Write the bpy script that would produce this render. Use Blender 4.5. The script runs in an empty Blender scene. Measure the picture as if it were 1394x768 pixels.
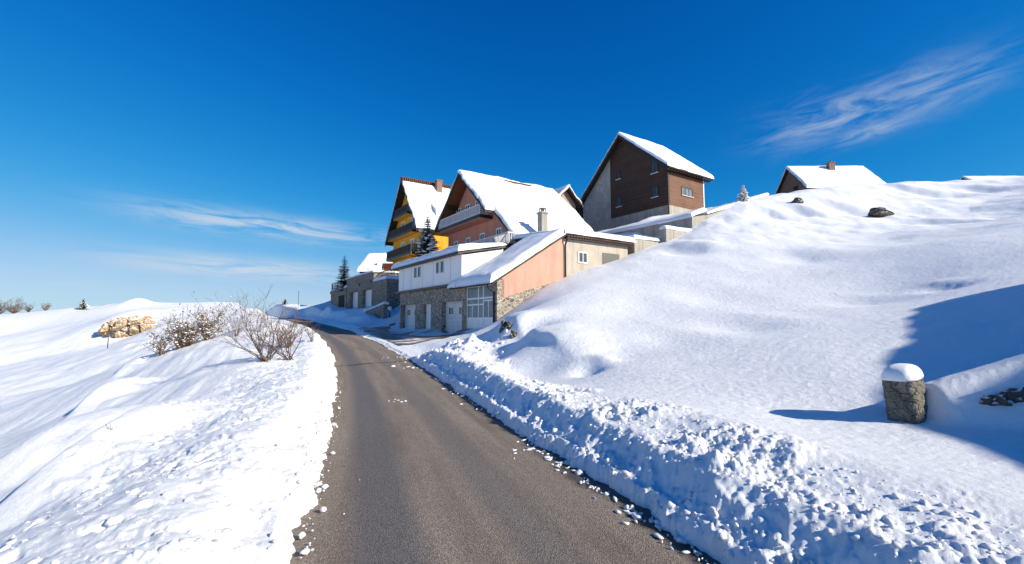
import bpy, math, random
import numpy as np
from mathutils import Vector, Matrix

scene = bpy.context.scene
COL = scene.collection
random.seed(7)
rng = np.random.default_rng(11)

# ------------------------------------------------------------------ camera model
F_PX, W_PX, H_PX, CAM_H = 620.0, 1394.0, 768.0, 2.0
PITCH = math.atan(52 / F_PX)

def P(px, py, y):
    """world point on the sight line through (px,py) of the photo at forward distance y"""
    u = (px - W_PX / 2) / F_PX
    v = (H_PX / 2 - py) / F_PX
    dx, dy, dz = u, math.cos(PITCH) - v * math.sin(PITCH), math.sin(PITCH) + v * math.cos(PITCH)
    t = y / dy
    return (dx * t, y, dz * t + CAM_H)

# village axes: local x runs away to the right (b), local y away to the left (a)
ROT = math.radians(34)
CB, SB = math.cos(ROT), math.sin(ROT)
def BW(b, a):
    return (b * CB - a * SB, b * SB + a * CB)

# ------------------------------------------------------------------ numpy noise
def _hash(ix, iy, iz=0, seed=0):
    with np.errstate(over='ignore'):
        h = (ix.astype(np.int64) * 374761393 + iy.astype(np.int64) * 668265263 + np.int64(seed) * 1274126177
             + (iz.astype(np.int64) * 2147483647 if not np.isscalar(iz) else np.int64(iz) * 2147483647)) & 0xFFFFFFFF
        h = ((h ^ (h >> 13)) * 1274126177) & 0xFFFFFFFF
        h = ((h ^ (h >> 16)) * 2246822519) & 0xFFFFFFFF
        h = h ^ (h >> 15)
    return (h & 0xFFFFFF) / float(0xFFFFFF)

def vnoise(x, y, seed=0):
    x0 = np.floor(x); y0 = np.floor(y)
    fx = x - x0; fy = y - y0
    fx = fx * fx * fx * (fx * (fx * 6 - 15) + 10); fy = fy * fy * fy * (fy * (fy * 6 - 15) + 10)
    a = _hash(x0, y0, 0, seed); b = _hash(x0 + 1, y0, 0, seed)
    c = _hash(x0, y0 + 1, 0, seed); d = _hash(x0 + 1, y0 + 1, 0, seed)
    return (a * (1 - fx) + b * fx) * (1 - fy) + (c * (1 - fx) + d * fx) * fy - 0.5

def fbm(x, y, octv=4, seed=0, gain=0.5):
    s = 0; amp = 1.0
    for o in range(octv):
        s = s + amp * vnoise(x * 2 ** o + 17.3 * o, y * 2 ** o - 9.1 * o, seed + o)
        amp *= gain
    return s

def worley(x, y, seed=0):
    """distance to nearest random point, and that cell's random value"""
    x0 = np.floor(x); y0 = np.floor(y)
    best = np.full(x.shape, 9.0); val = np.zeros(x.shape)
    for i in (-1, 0, 1):
        for j in (-1, 0, 1):
            cx = x0 + i; cy = y0 + j
            d = np.hypot(cx + _hash(cx, cy, 1, seed) - x, cy + _hash(cx, cy, 2, seed) - y)
            m = d < best
            best = np.where(m, d, best); val = np.where(m, _hash(cx, cy, 3, seed), val)
    return best, val

def worley2(x, y, seed=0):
    x0 = np.floor(x); y0 = np.floor(y); f1 = np.full(x.shape, 9.0); f2 = np.full(x.shape, 9.0); val = np.zeros(x.shape)
    for i in (-1, 0, 1):
        for j in (-1, 0, 1):
            cx = x0 + i; cy = y0 + j; d = np.hypot(cx + _hash(cx, cy, 1, seed) - x, cy + _hash(cx, cy, 2, seed) - y)
            f2 = np.where(d < f1, f1, np.minimum(f2, d)); m_ = d < f1; f1 = np.where(m_, d, f1); val = np.where(m_, _hash(cx, cy, 3, seed), val)
    return f1, f2, val

def sstep(a, b, x):
    t = np.clip((x - a) / (b - a), 0, 1)
    return t * t * (3 - 2 * t)

# ------------------------------------------------------------------ materials
MATS = {}
class NT:
    def __init__(self, name):
        self.m = bpy.data.materials.new(name); self.m.use_nodes = True
        self.t = self.m.node_tree; self.b = self.t.nodes['Principled BSDF']; MATS[name] = self.m
    def n(self, kind, **kw):
        nd = self.t.nodes.new(kind)
        for k, v in kw.items():
            if k.startswith('in_'):
                nd.inputs[k[3:].replace('_', ' ')].default_value = v
            else:
                setattr(nd, k, v)
        return nd
    def l(self, a, b): self.t.links.new(a, b)
    def coord(self, kind='Object', scale=(1, 1, 1)):
        c = self.n('ShaderNodeTexCoord'); mp = self.n('ShaderNodeMapping'); mp.inputs['Scale'].default_value = scale
        self.l(c.outputs[kind], mp.inputs[0]); return mp.outputs[0]
    def noise(self, vec, scale, detail=4, rough=.55, out=0):
        nd = self.n('ShaderNodeTexNoise', in_Scale=scale, in_Detail=detail, in_Roughness=rough); self.l(vec, nd.inputs['Vector'])
        return nd.outputs[out]
    def ramp(self, fac, stops):
        r = self.n('ShaderNodeValToRGB'); el = r.color_ramp.elements
        while len(el) < len(stops): el.new(.5)
        for e, (p, c) in zip(el, stops):
            e.position = p; e.color = (*c, 1) if not np.isscalar(c) else (c, c, c, 1)
        self.l(fac, r.inputs[0]); return r.outputs[0]
    def mix(self, fac, a, b, mode='MIX'):
        m = self.n('ShaderNodeMix', data_type='RGBA', blend_type=mode)
        for s, v in ((m.inputs[0], fac), (m.inputs[6], a), (m.inputs[7], b)):
            if hasattr(v, 'node'): self.l(v, s)
            else: s.default_value = v if np.isscalar(v) else (*v, 1)
        return m.outputs[2]
    def math(self, op, a, b=None, clamp=False):
        m = self.n('ShaderNodeMath', operation=op, use_clamp=clamp)
        for s, v in ((m.inputs[0], a), (m.inputs[1], b)):
            if v is None: continue
            if hasattr(v, 'node'): self.l(v, s)
            else: s.default_value = v
        return m.outputs[0]
    def bump(self, h, strength=.5, dist=.05, normal=None):
        b = self.n('ShaderNodeBump', in_Strength=strength, in_Distance=dist); self.l(h, b.inputs['Height'])
        if normal is not None: self.l(normal, b.inputs['Normal'])
        return b.outputs[0]
    def out(self, color=None, rough=None, normal=None, spec=None, metal=None):
        for k, v in (('Base Color', color), ('Roughness', rough), ('Normal', normal), ('Specular IOR Level', spec), ('Metallic', metal)):
            if v is None: continue
            if hasattr(v, 'node'): self.l(v, self.b.inputs[k])
            else: self.b.inputs[k].default_value = (*v, 1) if not np.isscalar(v) else v
        return self.m

def m_snow(name, grain=1.0):
    n = NT(name); c = n.coord()
    n1 = n.noise(c, 32, 6, .72); n2 = n.noise(c, 7, 4, .55); n3 = n.noise(c, 220, 2, .6)
    h = n.math('ADD', n.math('MULTIPLY', n1, .55), n.math('ADD', n.math('MULTIPLY', n2, 1.2), n.math('MULTIPLY', n3, .35)))
    col = n.mix(n.noise(c, 1.3, 4), (.79, .80, .82), (.855, .86, .87))
    return n.out(col, .62, n.bump(h, .6 * grain, .04), .35)

def m_plaster(name, c1, c2, scale=6, bump=.25, stain=True):
    n = NT(name); c = n.coord()
    f = n.noise(c, scale * .25, 5, .6)
    col = n.mix(n.ramp(f, [(.35, 0.0), (.65, 1.0)]), c1, c2)
    if stain:
        st = n.noise(n.coord(scale=(1.2, 1.2, .12)), 2.2, 4, .6)
        col = n.mix(n.math('MULTIPLY', n.ramp(st, [(.46, 0.0), (.70, 1.0)]), .5), col, tuple(x * .62 for x in c1))
    return n.out(col, .85, n.bump(n.noise(c, scale * 8, 4, .7), bump, .02), .2)

def m_stone(name, cols, scale=3.6, mortar=(.33, .30, .26), bump=.7, squash=1.35):
    n = NT(name); c0 = n.coord(scale=(1, 1, squash))
    wob = n.n('ShaderNodeVectorMath', operation='ADD'); nz = n.n('ShaderNodeTexNoise', in_Scale=scale * 1.1, in_Detail=2.0)
    n.l(c0, nz.inputs['Vector'])
    sc = n.n('ShaderNodeVectorMath', operation='SCALE'); sc.inputs['Scale'].default_value = .16
    n.l(nz.outputs['Color'], sc.inputs[0]); n.l(c0, wob.inputs[0]); n.l(sc.outputs[0], wob.inputs[1])
    v = n.n('ShaderNodeTexVoronoi', in_Scale=scale, feature='F1'); n.l(wob.outputs[0], v.inputs['Vector'])
    e = n.n('ShaderNodeTexVoronoi', in_Scale=scale, feature='DISTANCE_TO_EDGE'); n.l(wob.outputs[0], e.inputs['Vector'])
    sep = n.n('ShaderNodeSeparateColor'); n.l(v.outputs['Color'], sep.inputs[0])
    k = len(cols); col = n.ramp(sep.outputs[0], [(i / (k - 1), cc) for i, cc in enumerate(cols)])
    col = n.mix(n.math('MULTIPLY', n.noise(c0, 22, 5, .7), .7), col, (.09, .08, .07), 'MIX')
    edge = n.ramp(e.outputs['Distance'], [(.02, 0.0), (.09, 1.0)])
    col = n.mix(edge, mortar, col)
    h = n.math('ADD', edge, n.math('MULTIPLY', n.noise(c0, 18, 5, .7), .5))
    return n.out(col, .9, n.bump(h, bump, .05), .2)

def m_planks(name, c1, c2, pitch=.19, axis=2, rough=.7, gap=.10, bump=.5):
    n = NT(name); c = n.n('ShaderNodeTexCoord'); s = n.n('ShaderNodeSeparateXYZ'); n.l(c.outputs['Object'], s.inputs[0])
    q = n.math('DIVIDE', s.outputs[axis], pitch); fr = n.math('FRACT', q); fl = n.math('FLOOR', q)
    wn = n.n('ShaderNodeTexWhiteNoise', noise_dimensions='1D'); n.l(fl, wn.inputs['W'])
    sc = [2.5, 2.5, 2.5]; sc[axis] = 40
    g = n.noise(n.coord(scale=tuple(sc)), 1.0, 5, .65)
    col = n.mix(n.math('ADD', n.math('MULTIPLY', wn.outputs['Value'], .55), n.math('MULTIPLY', g, .5)), c1, c2)
    st = n.noise(n.coord(scale=(.5, .5, .5)), 1.3, 3, .6)
    col = n.mix(n.math('MULTIPLY', n.ramp(st, [(.45, 0.0), (.7, 1.0)]), .4), col, tuple(x * .5 for x in c1))
    line = n.ramp(fr, [(0, 0.0), (gap, 1.0)])
    col = n.mix(line, tuple(x * .25 for x in c1), col)
    return n.out(col, rough, n.bump(n.math('ADD', line, n.math('MULTIPLY', g, .3)), bump, .02), .3)

def m_flat(name, col, rough=.6, metal=0.0, var=.18, spec=.4, scale=8):
    n = NT(name); f = n.noise(n.coord(), scale, 4, .6)
    return n.out(n.mix(f, tuple(x * (1 - var) for x in col), tuple(min(1, x * (1 + var)) for x in col)), rough, None, spec, metal)

def m_concrete(name, c1, c2):
    n = NT(name); c = n.coord()
    col = n.mix(n.ramp(n.noise(c, .9, 5, .62), [(.35, 0.0), (.65, 1.0)]), c1, c2)
    st = n.noise(n.coord(scale=(2.2, 2.2, .15)), 1.6, 5, .65)
    col = n.mix(n.math('MULTIPLY', n.ramp(st, [(.48, 0.0), (.68, 1.0)]), .55), col, (.15, .125, .10))
    cz = n.n('ShaderNodeTexCoord'); s = n.n('ShaderNodeSeparateXYZ'); n.l(cz.outputs['Object'], s.inputs[0])
    fr = n.math('FRACT', n.math('DIVIDE', s.outputs[2], .5)); ln = n.ramp(fr, [(0, 0.0), (.05, 1.0)])
    col = n.mix(ln, tuple(x * .7 for x in c1), col)
    return n.out(col, .9, n.bump(n.noise(c, 30, 5, .7), .3, .02), .2)

def m_tiles(name, c1, c2):
    n = NT(name); c = n.coord(scale=(1, 1, 1))
    w = n.n('ShaderNodeTexWave', wave_type='BANDS', bands_direction='X', in_Scale=1.6); n.l(c, w.inputs['Vector'])
    col = n.mix(n.noise(c, 5, 4, .7), c1, c2)
    return n.out(col, .8, n.bump(w.outputs['Fac'], .8, .06), .2)

def m_glass(name='window glass', tint=(.05, .07, .09)):
    n = NT(name); f = n.noise(n.coord(), 1.4, 3, .5)
    return n.out(n.mix(f, tuple(x * .5 for x in tint), tuple(x * 1.6 for x in tint)), .22, None, .3)

SNOW = m_snow('snow'); SNOWR = m_snow('roof snow', .6)
PINK = m_plaster('pink plaster', (.52, .285, .215), (.56, .315, .24), 5, .2)
SALMON = m_plaster('salmon plaster', (.50, .215, .145), (.56, .25, .175), 5, .25)
YELLOW = m_plaster('yellow plaster', (.62, .30, .025), (.68, .36, .045), 5, .25)
ORANGE = m_plaster('orange plaster', (.50, .16, .05), (.56, .20, .07), 5, .2)
GREYP = m_plaster('beige grey plaster', (.38, .33, .28), (.44, .39, .33), 5, .2)
WHITEP = m_plaster('white cladding', (.84, .84, .83), (.88, .88, .87), 3, .05, False)
WHITE = m_flat('white paint', (.78, .78, .77), .45, 0, .05)
DOORW = m_planks('white garage door', (.66, .66, .65), (.74, .74, .73), .28, 2, .45, .06, .3)
STONE_A = m_stone('fieldstone wall', [(.13, .11, .09), (.34, .285, .215), (.20, .17, .135), (.46, .40, .32), (.27, .215, .15)], 3.4, (.50, .455, .385), .5)
STONE_B = m_stone('grey rubble wall', [(.12, .105, .09), (.27, .235, .19), (.18, .155, .125), (.36, .315, .25)], 2.8, (.32, .285, .235), .5)
STONE_C = m_stone('pale stone cladding', [(.40, .375, .33), (.54, .505, .44), (.46, .43, .38), (.60, .565, .50)], 1.9, (.30, .285, .26), .4, 1.0)
STONE_D = m_stone('dark gatepost stone', [(.11, .10, .088), (.25, .225, .185), (.16, .15, .13), (.34, .30, .24)], 7.0, (.20, .18, .15), .8, 1.2)
BRICK = m_stone('pale brick wall', [(.40, .27, .19), (.47, .33, .24), (.43, .30, .22)], 3.4, (.48, .38, .30), .3, 2.2)
SIDING_SHADE = m_planks('brown siding', (.042, .020, .012), (.085, .042, .026), .2, 2, .6, .16, .8)  # shade put into the colour: darker copy for the gable turned from the sun
SIDING_LIT = m_planks('sunlit brown siding', (.12, .052, .028), (.20, .092, .052), .2, 2, .6, .16, .8)  # same boards in a brighter copy, sunlight put into the side wall's colour
SOFFIT = m_planks('brown soffit wood', (.13, .045, .016), (.20, .075, .03), .16, 0, .65, .1, .4)
DWOOD = m_planks('dark brown wood', (.028, .017, .012), (.055, .032, .022), .16, 0, .6, .1, .4)
GREYW = m_planks('weathered gable wood', (.13, .075, .045), (.19, .12, .08), .22, 2, .75, .1, .4)
CONC = m_concrete('concrete', (.30, .275, .235), (.39, .36, .315))
CONCD = m_concrete('grey concrete', (.24, .225, .20), (.31, .29, .26))
TILE = m_tiles('brown roof tiles', (.10, .045, .03), (.17, .08, .05))
TILED = m_tiles('dark roof tiles', (.03, .03, .035), (.06, .055, .055))
METAL = m_flat('dark brown metal', (.035, .027, .023), .45, .3, .3)
IRON = m_flat('black iron', (.02, .02, .022), .5, .4, .3)
RAILW = m_flat('pale grey railing paint', (.58, .55, .55), .5, 0, .08)
IRONB = m_flat('dark brown balustrade', (.055, .032, .024), .6, .1, .3)
GLASS = m_glass()
CURTAIN = m_glass('curtained glass', (.16, .19, .22))
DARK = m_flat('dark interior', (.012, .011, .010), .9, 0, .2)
CHIMP = m_plaster('chimney plaster', (.29, .265, .235), (.35, .325, .29), 5, .3)
CHIMB = m_stone('chimney brick', [(.24, .11, .075), (.33, .16, .11), (.28, .14, .10)], 5, (.35, .27, .22), .4, 2.0)
REDT = m_flat('dark red trim', (.09, .012, .010), .6)
TWIG = m_flat('bare twig bark', (.125, .085, .064), .85, 0, .45, .2)
TWIGR = m_flat('reddish twig bark', (.15, .080, .058), .85, 0, .4, .2)
DRY = m_flat('dry brown leaves', (.20, .12, .045), .9, 0, .45, .1, 20)
BARK = m_flat('spruce bark', (.05, .035, .025), .9, 0, .4, .1)
NEEDLE = m_flat('spruce needles', (.020, .032, .022), .8, 0, .55, .15, 3)
ROCKT = None
def m_rock(name, c1, c2, c3):
    n = NT(name); c = n.coord()
    col = n.mix(n.ramp(n.noise(c, 1.1, 6, .65), [(.35, 0.0), (.65, 1.0)]), c1, c2)
    col = n.mix(n.math('MULTIPLY', n.ramp(n.noise(c, 3.5, 6, .7), [(.5, 0.0), (.62, 1.0)]), .7), col, c3)
    g = n.n('ShaderNodeNewGeometry'); sp = n.n('ShaderNodeSeparateXYZ'); n.l(g.outputs['Normal'], sp.inputs[0])
    up = n.math('ADD', sp.outputs[2], n.math('MULTIPLY', n.math('SUBTRACT', n.noise(c, 1.6, 4, .6), .5), 1.1))
    col = n.mix(n.ramp(up, [(.62, 0.0), (.70, 1.0)]), col, (.86, .87, .89))      # snow resting on the upward faces
    return n.out(col, .9, n.bump(n.noise(c, 4, 8, .7), .9, .2), .15)
ROCKT = m_rock('tan limestone', (.48, .33, .18), (.58, .43, .27), (.22, .14, .075))
ROCKD = m_rock('dark rock', (.07, .062, .055), (.16, .14, .12), (.03, .027, .024))

# road asphalt: uv = (metres across, metres along)
def m_asphalt():
    n = NT('asphalt'); uv = n.n('ShaderNodeUVMap', uv_map='UVMap'); s = n.n('ShaderNodeSeparateXYZ'); n.l(uv.outputs[0], s.inputs[0])
    c = n.coord()
    long_ = n.n('ShaderNodeMapping'); long_.inputs['Scale'].default_value = (1.0, .07, 1); n.l(uv.outputs[0], long_.inputs[0])
    streak = n.noise(long_.outputs[0], 2.2, 5, .6)
    grit = n.noise(c, 75, 4, .8); patch = n.noise(c, .55, 5, .6)
    grit2 = n.n('ShaderNodeTexVoronoi', in_Scale=85.0); n.l(c, grit2.inputs['Vector'])
    base = n.mix(n.ramp(streak, [(.40, 0.0), (.60, 1.0)]), (.195, .156, .124), (.310, .255, .208))
    base = n.mix(n.ramp(patch, [(.4, 0.0), (.62, .8)]), base, (.265, .218, .178))
    lat = n.math('ADD', s.outputs[0], n.math('MULTIPLY', n.math('SUBTRACT', streak, .5), .22))
    def track(cen, wid):
        d = n.math('DIVIDE', n.math('ABSOLUTE', n.math('SUBTRACT', lat, cen)), wid)
        return n.math('SUBTRACT', 1.0, n.ramp(d, [(.45, 0.0), (1.0, 1.0)]))
    t1 = track(-.90, .46); t2 = track(.42, .34)
    base = n.mix(n.math('MULTIPLY', t1, .88), base, (.135, .127, .127))
    base = n.mix(n.math('MULTIPLY', t2, .7), base, (.170, .152, .142))
    sp = n.ramp(grit2.outputs['Color'], [(.15, .62), (.85, 1.42)])
    base = n.mix(1.0, base, sp, 'MULTIPLY')
    base = n.mix(n.math('MULTIPLY', n.ramp(grit, [(.40, 1.0), (.56, 0.0)]), .55), base, (.07, .052, .042))
    # damp margin along the right verge, from melting snow
    wet = n.ramp(n.math('ADD', s.outputs[0], n.math('MULTIPLY', n.noise(c, 1.6, 5, .6), .8)), [(.0, 0.0), (1.0, 0.0)])
    wv = n.math('ADD', s.outputs[0], n.math('MULTIPLY', n.math('SUBTRACT', n.noise(c, 1.4, 5, .65), .5), .7))
    wet = n.n('ShaderNodeMapRange'); wet.inputs['From Min'].default_value = 1.42; wet.inputs['From Max'].default_value = 1.56
    n.l(wv, wet.inputs['Value'])
    base = n.mix(n.math('MULTIPLY', wet.outputs[0], .75), base, (.03, .025, .022))
    # transverse crack and meltwater stain lines
    def crack(v0, wid, amp, slope):
        q = n.math('SUBTRACT', s.outputs[1], v0)
        q = n.math('ADD', q, n.math('MULTIPLY', s.outputs[0], slope))
        q = n.math('ADD', q, n.math('MULTIPLY', n.math('SUBTRACT', n.noise(c, 1.1, 4, .6), .5), amp))
        return n.math('SUBTRACT', 1.0, n.ramp(n.math('DIVIDE', n.math('ABSOLUTE', q), wid), [(.5, 0.0), (1.0, 1.0)]))
    base = n.mix(n.math('MULTIPLY', crack(21.5, .16, 1.6, -.3), .8), base, (.045, .036, .030))
    base = n.mix(n.math('MULTIPLY', crack(13.2, .05, 1.8, .9), .35), base, (.20, .17, .14))
    h = n.math('ADD', n.math('MULTIPLY', grit, .8), grit2.outputs['Distance'])
    rough = n.math('SUBTRACT', n.math('SUBTRACT', .85, n.math('MULTIPLY', t1, .12)), n.math('MULTIPLY', wet.outputs[0], .35))
    return n.out(base, rough, n.bump(h, .75, .014), .3)
ASPH = m_asphalt()

def m_drive():
    n = NT('icy driveway'); c = n.coord(scale=(1, 1, 1))
    k = n.noise(n.coord(scale=(.35, 1.1, 1)), 1.1, 6, .66)
    f = n.ramp(k, [(.50, 0.0), (.60, 1.0)])
    col = n.mix(f, (.13, .095, .068), (.80, .81, .83))
    rg = n.math('ADD', .4, n.math('MULTIPLY', f, .3))
    return n.out(col, rg, n.bump(n.math('ADD', k, n.math('MULTIPLY', n.noise(c, 14, 5, .7), .3)), .6, .08), .4)
DRIVE = m_drive()

# ------------------------------------------------------------------ mesh helpers
class MB:
    def __init__(self): self.v = []; self.f = []; self.mi = []
    def add(self, verts, faces, mi=0):
        o = len(self.v); self.v += [tuple(p) for p in verts]
        self.f += [tuple(i + o for i in f) for f in faces]; self.mi += [mi] * len(faces)
    def box(self, x0, x1, y0, y1, z0, z1, mi=0):
        if x0 > x1: x0, x1 = x1, x0
        if y0 > y1: y0, y1 = y1, y0
        v = [(x0, y0, z0), (x1, y0, z0), (x1, y1, z0), (x0, y1, z0), (x0, y0, z1), (x1, y0, z1), (x1, y1, z1), (x0, y1, z1)]
        self.add(v, [(0, 3, 2, 1), (4, 5, 6, 7), (0, 1, 5, 4), (1, 2, 6, 5), (2, 3, 7, 6), (3, 0, 4, 7)], mi)
    def prism(self, axis, poly, c0, c1, mi=0):
        n = len(poly)
        def pt(p, c): return (c, p[0], p[1]) if axis == 0 else ((p[0], c, p[1]) if axis == 1 else (p[0], p[1], c))
        v = [pt(p, c0) for p in poly] + [pt(p, c1) for p in poly]
        f = [tuple(range(n)), tuple(range(2 * n - 1, n - 1, -1))] + [(i, i + n, (i + 1) % n + n, (i + 1) % n) for i in range(n)]
        self.add(v, f, mi)
    def hexa(self, lo, hi, mi=0):
        self.add(list(lo) + list(hi), [(0, 3, 2, 1), (4, 5, 6, 7), (0, 1, 5, 4), (1, 2, 6, 5), (2, 3, 7, 6), (3, 0, 4, 7)], mi)
    def slab(self, p00, p10, p11, p01, t, mi=0):
        """roof plate of vertical thickness t under the given upper quad"""
        up = [p00, p10, p11, p01]; lo = [(p[0], p[1], p[2] - t) for p in up]
        self.hexa(lo, up, mi)
    def tube(self, pts, radii, n=6, mi=0, cap=True):
        pts = [Vector(p) for p in pts]; rings = []; o = len(self.v)
        for i, p in enumerate(pts):
            d = (pts[min(i + 1, len(pts) - 1)] - pts[max(i - 1, 0)]).normalized()
            a = d.orthogonal().normalized() if i == 0 else (a - d * a.dot(d)).normalized()
            b = d.cross(a)
            for k in range(n):
                t = 2 * math.pi * k / n
                self.v.append(tuple(p + (a * math.cos(t) + b * math.sin(t)) * radii[i]))
        for i in range(len(pts) - 1):
            for k in range(n):
                self.f.append((o + i * n + k, o + i * n + (k + 1) % n, o + (i + 1) * n + (k + 1) % n, o + (i + 1) * n + k)); self.mi.append(mi)
        if cap:
            self.f.append(tuple(o + k for k in reversed(range(n)))); self.mi.append(mi)
            e = o + (len(pts) - 1) * n; self.f.append(tuple(e + k for k in range(n))); self.mi.append(mi)
    def arr(self, V, Fc, mi=0):
        self.add(V.tolist(), Fc.tolist() if hasattr(Fc, 'tolist') else Fc, mi)
    def build(self, name, mat, parent=None, smooth=False, origin=None, fix=True):
        me = bpy.data.meshes.new(name)
        off = np.array(origin if origin is not None else (parent.get('_o', (0, 0, 0)) if parent is not None else (0, 0, 0)), float)
        vv = (np.array(self.v, float) - off)
        me.from_pydata(vv.tolist(), [], self.f)
        for m in (mat if isinstance(mat, (list, tuple)) else [mat]): me.materials.append(m)
        if isinstance(mat, (list, tuple)): me.polygons.foreach_set('material_index', self.mi)
        if smooth: me.polygons.foreach_set('use_smooth', [True] * len(me.polygons))
        if fix:
            import bmesh
            bm = bmesh.new(); bm.from_mesh(me); bmesh.ops.recalc_face_normals(bm, faces=bm.faces); bm.to_mesh(me); bm.free()
        me.update()
        o = bpy.data.objects.new(name, me); COL.objects.link(o)
        if parent is not None:
            o.parent = parent; o['_o'] = [float(x) for x in off]
        elif origin is not None:
            o.location = origin
        return o

def tag(o, label=None, cat=None, group=None, kind=None):
    if label: o['label'] = label
    if cat: o['category'] = cat
    if group: o['group'] = group
    if kind: o['kind'] = kind
    return o

def thing(name, label, cat, o_local, rot=ROT, group=None):
    """Empty at the thing's base; part meshes are written in the village axes (rot=ROT) or world axes (rot=0)"""
    e = bpy.data.objects.new(name, None); COL.objects.link(e); e.empty_display_size = .3
    c, s = math.cos(rot), math.sin(rot)
    e.location = (o_local[0] * c - o_local[1] * s, o_local[0] * s + o_local[1] * c, o_local[2])
    e.rotation_euler = (0, 0, rot); e['_o'] = [float(x) for x in o_local]
    return tag(e, label, cat, group)

def wall(m, axis, c, t, u0, u1, z0, z1, openings=(), mi=0):
    """wall standing on plane (axis 0: x=c, axis 1: y=c), thickness t away from the viewer, with real openings (u0,u1,z0,z1)"""
    us = sorted({u0, u1, *[o[0] for o in openings], *[o[1] for o in openings]})
    zs = sorted({z0, z1, *[o[2] for o in openings], *[o[3] for o in openings]})
    us = [u for u in us if u0 <= u <= u1]; zs = [z for z in zs if z0 <= z <= z1]
    def solid(i, j):
        if i < 0 or j < 0 or i >= len(us) - 1 or j >= len(zs) - 1: return False
        uc, zc = (us[i] + us[i + 1]) / 2, (zs[j] + zs[j + 1]) / 2
        return not any(o[0] < uc < o[1] and o[2] < zc < o[3] for o in openings)
    def pt(u, z, d): return (c + d, u, z) if axis == 0 else (u, c + d, z)
    for i in range(len(us) - 1):
        for j in range(len(zs) - 1):
            if not solid(i, j): continue
            a, b, p, q = us[i], us[i + 1], zs[j], zs[j + 1]
            m.add([pt(a, p, 0), pt(b, p, 0), pt(b, q, 0), pt(a, q, 0)], [(0, 1, 2, 3)], mi)
            m.add([pt(a, p, t), pt(b, p, t), pt(b, q, t), pt(a, q, t)], [(3, 2, 1, 0)], mi)
            if not solid(i - 1, j): m.add([pt(a, p, 0), pt(a, q, 0), pt(a, q, t), pt(a, p, t)], [(0, 1, 2, 3)], mi)
            if not solid(i + 1, j): m.add([pt(b, p, 0), pt(b, p, t), pt(b, q, t), pt(b, q, 0)], [(0, 1, 2, 3)], mi)
            if not solid(i, j - 1): m.add([pt(a, p, 0), pt(a, p, t), pt(b, p, t), pt(b, p, 0)], [(0, 1, 2, 3)], mi)
            if not solid(i, j + 1): m.add([pt(a, q, 0), pt(b, q, 0), pt(b, q, t), pt(a, q, t)], [(0, 1, 2, 3)], mi)

def fbox(m, axis, c, d0, d1, u0, u1, z0, z1, mi=0):
    """box on a facade; d0,d1 = depth towards the viewer side (negative = proud)"""
    if axis == 0: m.box(c + d0, c + d1, u0, u1, z0, z1, mi)
    else: m.box(u0, u1, c + d0, c + d1, z0, z1, mi)

def window(parent, axis, c, u0, u1, z0, z1, fr=.08, mull=1, mat=None, sill=False, glass=None, trans=0):
    m = MB(); D = -.05
    fbox(m, axis, c, D, .03, u0, u0 + fr, z0, z1); fbox(m, axis, c, D, .03, u1 - fr, u1, z0, z1)
    fbox(m, axis, c, D, .03, u0 + fr, u1 - fr, z0, z0 + fr); fbox(m, axis, c, D, .03, u0 + fr, u1 - fr, z1 - fr, z1)
    for k in range(mull):
        u = u0 + (u1 - u0) * (k + 1) / (mull + 1)
        fbox(m, axis, c, D + .006, .03, u - fr * .35, u + fr * .35, z0 + fr, z1 - fr)
    if trans:
        zt = z0 + (z1 - z0) * trans
        fbox(m, axis, c, D + .009, .03, u0 + fr, u1 - fr, zt - fr * .35, zt + fr * .35)
    w = m.build('window', mat or WHITE, parent)
    g = MB(); fbox(g, axis, c, -.017, .02, u0 + fr, u1 - fr, z0 + fr, z1 - fr)
    g.build('pane', glass or GLASS, w)
    if sill:
        s = MB(); fbox(s, axis, c, -.14, .0, u0 - .06, u1 + .06, z0 - .07, z0 - .004); s.build('sill', RAILW, w)
    return w

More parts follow.
